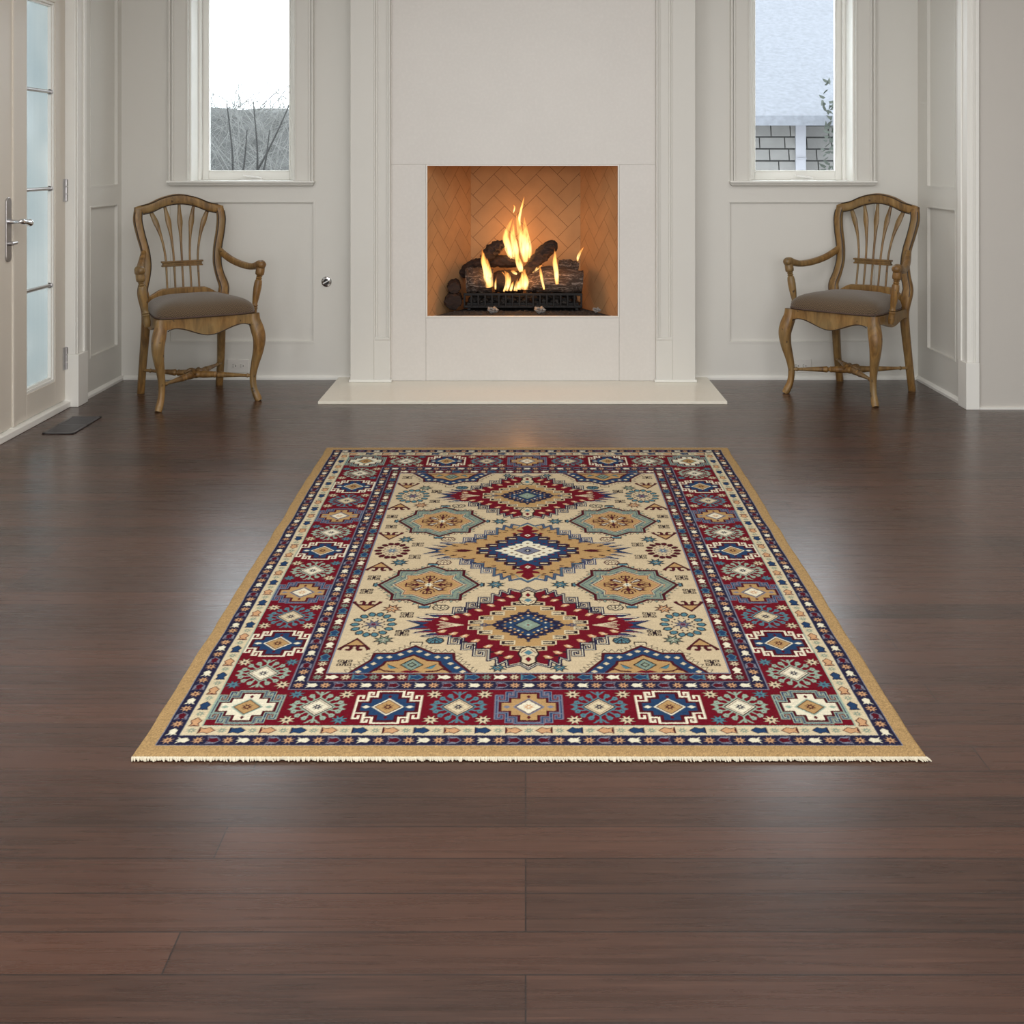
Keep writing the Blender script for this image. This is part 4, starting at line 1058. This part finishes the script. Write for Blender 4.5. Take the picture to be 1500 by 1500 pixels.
# ================================================================ ARMCHAIRS
def make_chair(loc, deg, label):
    root = empty('armchair', loc, math.radians(deg)); tag(root, label, 'chair', 'carved armchairs beside the fireplace')
    W_ = M['wood']
    # front cabriole legs
    for s in (-1, 1):
        b = MB(); cx, cy = s*.228, -.213; d = Vector((s*.72, -.70, 0))
        def pt(o, z): return (cx + d.x*o, cy + d.y*o, z)
        b.sweep([pt(0, .436), pt(.004, .40), pt(.020, .355), pt(.030, .31), pt(.024, .25), pt(.006, .18), pt(-.004, .12), pt(.002, .06), pt(.020, .018), pt(.030, .0)],
                [.027, .029, .032, .030, .025, .019, .016, .0155, .018, .015], (1, 0, 0), 14, .72)
        b.build('front_leg', W_, root, True)
    # rear legs and back posts in one sweep each
    for s in (-1, 1):
        b = MB(); b.cur = 1
        Z_ = [(.207, .202, .50), (.210, .208, .54), (.193, .222, .60), (.183, .236, .665), (.189, .248, .74), (.207, .262, .82), (.218, .276, .89), (.215, .287, .935)]
        for o_ in (-.0185, .0185): b.sweep([(s*x + o_, y - .0165, z - .003) for x, y, z in Z_], [.0024]*8, (1, 0, 0), 6, sub=5)
        b.cur = 0
        b.sweep([(s*.205, .268, 0), (s*.203, .235, .15), (s*.197, .205, .33), (s*.196, .198, .42), (s*.207, .202, .50), (s*.210, .208, .54), (s*.193, .222, .60), (s*.183, .236, .665), (s*.189, .248, .74), (s*.207, .262, .82), (s*.218, .276, .89), (s*.213, .288, .945)],
                [(.018, .016), (.019, .017), (.021, .02), (.022, .022), (.028, .019), (.026, .018), (.023, .017), (.0215, .016), (.0215, .016), (.0225, .016), (.023, .016), (.020, .016)], (1, 0, 0), 12, .55, sub=5)
        b.build('back_post', [W_, M['glaze']], root, True)
    # crest rail
    b = MB(); b.cur = 1
    C_ = [(-.20, .290, .944), (-.15, .294, .955), (-.08, .299, .983), (0, .302, .996), (.08, .299, .983), (.15, .294, .955), (.20, .290, .944)]
    b.sweep([(x, y - .016, z + .023) for x, y, z in C_], [.0026]*7, (0, 0, 1), 6, sub=5); b.sweep([(x*.96, y - .016, z - .024) for x, y, z in C_], [.0026]*7, (0, 0, 1), 6, sub=5)
    b.cur = 0
    b.sweep([(-.229, .288, .940), (-.20, .290, .944), (-.15, .294, .955), (-.08, .299, .983), (0, .302, .996), (.08, .299, .983), (.15, .294, .955), (.20, .290, .944), (.229, .288, .940)],
            [(.018, .015), (.023, .017), (.025, .017), (.027, .018), (.029, .018), (.027, .018), (.025, .017), (.023, .017), (.018, .015)], (0, 0, 1), 12, .6, sub=5)
    b.build('crest_rail', [W_, M['glaze']], root, True)
    # wheat-ear spindles
    for k in range(-2, 3):
        xt = k*.0775; xm = k*.0415; zt = .978 - abs(k)**1.7*.0095
        b = MB(); xa = lambda z: xm + (xt - xm)*max(0, (z - .665)/(zt - .665))**1.9
        yy = lambda z: .214 + (z - .52)*.19
        zs = [.50, .56, .66, .72, .79, .845, .875, .905, .94, zt]
        rs = [.0052, .0052, .0056, .0056, .0068, .0110, .0148, .013, .009, .0075]
        b.sweep([(xa(z), yy(z), z) for z in zs], [(r, min(r, .007)) for r in rs], (1, 0, 0), 10, sub=3)
        b.build('spindle', W_, root, True)
    b = MB(); yb_ = .214 + .14*.19
    b.box(-.106, .106, yb_ - .013, yb_ + .011, .648, .656); b.box(-.102, .102, yb_ - .009, yb_ + .009, .656, .668); b.box(-.108, .108, yb_ - .013, yb_ + .011, .668, .677)
    b.build('cross_bar', W_, root, bevel=.002)
    b = MB()
    pr = [(-.205, .44), (-.205, .499), (-.17, .507), (-.135, .528), (-.11, .538), (0, .542), (.11, .538), (.135, .528), (.17, .507), (.205, .499), (.205, .44)]
    b.prism(pr, 'y', .196, .222); b.build('back_shoe_rail', W_, root, bevel=.003)
    # seat rails
    def apron(L, dip, hi, z1=.436):
        pts = []
        for i in range(41):
            u = -1 + 2*i/40; a_ = abs(u)
            z = hi - dip*(.5 + .5*math.cos(min(1, a_/.80)*math.pi)) - (.012*max(0, (a_-.82)/.18)**2)
            pts.append((u*L, z))
        return [(L, z1), (-L, z1)] + pts
    b = MB(); b.prism(apron(.222, .042, .390), 'y', -.236, -.212)
    b.cur = 1; ap = apron(.205, .042, .390)[2:]; b.sweep([(p, -.237, q + .0015) for p, q in ap], [.0024]*len(ap), (0, 1, 0), 6, sub=1)
    b.build('front_apron', [W_, M['glaze']], root, bevel=.002)
    for s in (-1, 1):
        b = MB(); b.prism([(p, q) for p, q in apron(.205, .028, .392)], 'y', -.011, .011)
        o = b.build('side_apron', W_, root, bevel=.002); o.location = (s*.222, -.006, 0); o.rotation_euler = (0, 0, math.pi/2 + s*.09)
    b = MB(); b.prism(apron(.19, .0, .385), 'y', .19, .208); b.build('rear_rail', W_, root)
    # cushion
    b = MB(); n = 48; m_ = 14; rings = []
    def outline(t, k):
        c, s_ = math.cos(t), math.sin(t); e = .36
        x = abs(c)**e*(1 if c > 0 else -1); y = abs(s_)**e*(1 if s_ > 0 else -1)
        hw = .255 - (y + 1)/2*.048
        bow = -.008*(1 - x*x) if y < 0 else 0
        return (x*hw*k, (y*.215 + bow)*k - .022)
    prof = [(.97, .437), (1.004, .442), (1.012, .451), (1.004, .463), (.98, .476), (.935, .488), (.87, .499), (.78, .508), (.65, .516), (.47, .522), (.26, .526), (.04, .5275)]
    vs_ = []
    for k, z in prof:
        for j in range(n): x, y = outline(2*math.pi*(j + .5)/n, k); vs_.append((x, y, z + (y + .2)*.01))
    L = len(prof)
    b.add(vs_, [(i*n+j, i*n+(j+1) % n, (i+1)*n+(j+1) % n, (i+1)*n+j) for i in range(L-1) for j in range(n)] + [tuple(range((L-1)*n, L*n)), tuple(range(n))[::-1]])
    cu = b.build('seat_cushion', M['fabric'], root, True)
    b = MB(); lp = [(*outline(2*math.pi*(j + .5)/n, 1.006), .4425) for j in range(n)]; lp.append(lp[0])
    b.sweep(lp, [.0042]*len(lp), (0, 0, 1), 8, sub=1, cap=False); b.build('piping', M['piping'], cu, True)
    # arms
    for s in (-1, 1):
        b = MB()
        b.sweep([(s*.195, .250, .735), (s*.205, .222, .712), (s*.232, .15, .678), (s*.262, .06, .657), (s*.285, -.02, .652), (s*.298, -.075, .662), (s*.302, -.105, .668), (s*.302, -.130, .664)],
                [(.012, .015), (.015, .017), (.017, .017), (.019, .017), (.021, .017), (.023, .019), (.025, .023), (.018, .017)], (1, 0, 0), 12, .75, sub=5)
        b.ball((s*.302, -.118, .668), .024, 8, (1, 1, .85))
        b.build('arm', W_, root, True)
        b = MB()
        z_ = [.655, .640, .618, .612, .608, .603, .598, .592, .585, .55, .50, .468, .460, .455, .449, .440, .415, .392]
        r_ = [.021, .0225, .022, .013, .0165, .012, .0165, .0125, .018, .0205, .017, .013, .018, .013, .018, .016, .018, .014]
        b.sweep([(s*(.262 + (z - .39)/.265*.04), -.095 - (z - .39)/.265*.012, z) for z in z_], r_, (1, 0, 0), 14, sub=2)
        b.build('arm_support', W_, root, True)
    # crossed stretcher with carved centre
    st = MB(); hub = Vector((0, .0, .122))
    for (ex, ey, ez) in ((-.232, -.225, .125), (.232, -.225, .125), (-.2, .225, .125), (.2, .225, .125)):
        e = Vector((ex, ey, ez)); ts = [0, .14, .30, .33, .36, .39, .44, .62, .84, .87, .90, 1]
        rr = [.016, .019, .015, .0165, .009, .0165, .0145, .011, .0075, .0115, .0075, .008]
        b = MB(); b.sweep([hub.lerp(e, t) for t in ts], rr, (0, 0, 1), 10, sub=2); b.build('stretcher_arm', W_, root, True)
    b = MB(); b.ball(hub, .034, 8, (1.1, 1.1, .62), .15)
    for k in range(4):
        a_ = math.pi/4 + k*math.pi/2; b.sweep([hub + Vector((0, 0, .016)), hub + Vector((math.cos(a_)*.03, math.sin(a_)*.03, .019)), hub + Vector((math.cos(a_+.5)*.055, math.sin(a_+.5)*.055, .008))], [.009, .011, .005], (0, 0, 1), 8, sub=3)
    b.build('stretcher_boss', W_, root, True)
    return root
M['piping'] = simple('dark_taupe_piping', (84, 66, 56), .85)
make_chair((-1.667, 5.863, 0), 32.3, 'carved pine armchair with taupe seat standing left of the fireplace, near the glazed doors')
make_chair((1.679, 5.985, 0), -43, 'carved pine armchair with taupe seat standing right of the fireplace, in the corner')

# ================================================================ OUTSIDE THE WINDOWS
M['shingle'] = simple('grey_shingles', (110, 108, 106), .8, 0, .08, 14, .15)
M['board'] = simple('grey_white_board', (128, 128, 134), .6, 0, .03)
M['roof'] = simple('roof_shingles', (96, 98, 104), .9, 0, .2, 20)
M['shrub'] = simple('dark_evergreen_leaves', (40, 46, 38), .7, 0, .3, 30)
M['bank'] = simple('grey_winter_ground', (55, 55, 54), .95, 0, .5, 5, .3)
M['twig'] = simple('frosted_twigs', (100, 100, 98), .9, 0, .2, 20)
M['stem'] = simple('dark_stems_and_gap_shade', (34, 34, 34), .9, 0, .2, 20)
YH = 12.0
hs = empty('neighbouring_house', (2.6, YH, -1)); tag(hs, 'grey shingled house wall with white corner board seen through the right window', 'house')
b = MB(); e = .1235; z = 1.2
random.seed(11)
for x0, x1, yo in ((-1.6, .185, 0), (.285, 2.2, .25)):
    b = MB(); z = 1.2
    while z < 2.6:
        x = x0 - random.random()*.3
        while x < x1:
            wv = random.choice((.16, .2, .26, .32)); a0, a1 = max(x, x0), min(x + wv - .012, x1)
            if a1 - a0 > .02: b.prism([(yo - .034, z + .016), (yo + .0, z + .016), (yo, z + e), (yo - .004, z + e)], 'x', a0, a1)
            x += wv
        z += e
    b.build('shingle_siding', M['shingle'], hs)
b = MB(); b.box(-1.7, .185, .0, .1, -.6, 2.7); b.box(.285, 2.3, .25, .35, -.6, 2.7); b.build('wall', M['stem'], hs)  # near-black backing colour paints the shadow line under each shingle course
b = MB(); b.box(.185, .290, -.035, .25, -.6, 2.7); b.box(.18, .295, -.05, -.03, 2.215, 2.225); b.build('corner_board', M['board'], hs)
b = MB(); b.prism([(-.35, 2.55), (3.0, 4.2), (3.0, 4.3), (-.35, 2.65)], 'x', -2.0, 2.6); b.build('roof', M['roof'], hs)
# shrub
sh = empty('evergreen_shrub', (3.17, 11.2, -.6)); tag(sh, 'dark evergreen shrub at the right edge of the right window', 'shrub')
b = MB()
for k in range(900):
    a = random.random()*6.28; r = .30*math.sqrt(random.random()); z = random.random()*2.6; rr = r*(1.25 - .3*z/2.6)
    c = Vector((math.cos(a)*rr, math.sin(a)*rr, z)); d = Vector((random.uniform(-1, 1), random.uniform(-1, 1), random.uniform(-.3, 1))).normalized(); u = d.orthogonal().normalized()*.022; L = random.uniform(.05, .09)
    b.add([c - u, c + d*L*.5 + u*.2 - u, c + d*L, c + d*L*.5 + u, c + u*.6], [(0, 1, 2, 3, 4)])
b.build('foliage', M['shrub'], sh)
b = MB(); b.sweep([(0, 0, 0), (.02, 0, 1.2), (0, .02, 2.4)], [.03, .02, .006], (0, 1, 0), 8); b.build('trunk', M['stem'], sh, True)
# bank with brambles seen through the left window
b = MB(); nx_, ny_ = 60, 40; pts = []
for j in range(ny_ + 1):
    for i in range(nx_ + 1):
        x = -8 + 8*i/nx_; y = 7.6 + 5.5*j/ny_; z = -.4 + 2.1*min(1, (y - 7.6)/3.4)**.8 + .10*mnoise.noise(Vector((x*1.2, y*1.2, 0)))
        pts.append((x, y, z))
b.add(pts, [(j*(nx_+1)+i, j*(nx_+1)+i+1, (j+1)*(nx_+1)+i+1, (j+1)*(nx_+1)+i) for j in range(ny_) for i in range(nx_)])
struct(b.build('ground_bank', M['bank'], None, True), 'grey winter bank rising outside the left window', 'ground')
def bank_z(x, y): return -.4 + 2.1*min(1, max(0, (y - 7.6)/3.4))**.8 + .10*mnoise.noise(Vector((x*1.2, y*1.2, 0)))
b = MB()
for k in range(900):
    x = random.uniform(-4.2, -1.8); y = random.uniform(8.6, 11.2); z = bank_z(x, y); a = random.uniform(-1.2, 1.2); L = random.uniform(.25, .8)
    d = Vector((math.sin(a), random.uniform(-.3, .3), abs(math.cos(a))*.9)).normalized(); q = Vector((random.uniform(-.12, .12), 0, -.06))
    b.sweep([(x, y, z), Vector((x, y, z)) + d*L*.5 + q*.3, Vector((x, y, z)) + d*L + q], [.0035, .003, .0012], (0, 1, 0), 4, sub=1)
o = b.build('bramble_twigs', M['twig'], None); tag(o, 'tangle of pale frosted brambles outside the left window', 'brambles', kind='stuff')
for k, (x0, y0, x1, y1) in enumerate(((338, 262, 332, 150), (338, 262, 362, 190), (338, 258, 430, 140), (372, 262, 371, 150), (366, 262, 395, 190))):
    A = P3(x0, y0, 9.2); B_ = P3(x1, y1, 9.0); A.z = min(A.z, bank_z(A.x, A.y))
    b = MB(); b.sweep([(0, 0, 0), (B_ - A)*.5 + Vector((.03, 0, 0)), B_ - A], [.011, .008, .004], (0, 1, 0), 6); o = b.build('bare_sapling', M['stem'], None, True); o.location = A
    tag(o, ('leftmost thin dark sapling outside the left window', 'dark sapling leaning right beside the leftmost one outside the left window', 'low long sapling slanting right across the left window',
            'upright dark sapling near the middle of the left window', 'short slanting sapling just right of the middle one in the left window')[k], 'sapling', 'bare saplings outside the left window')
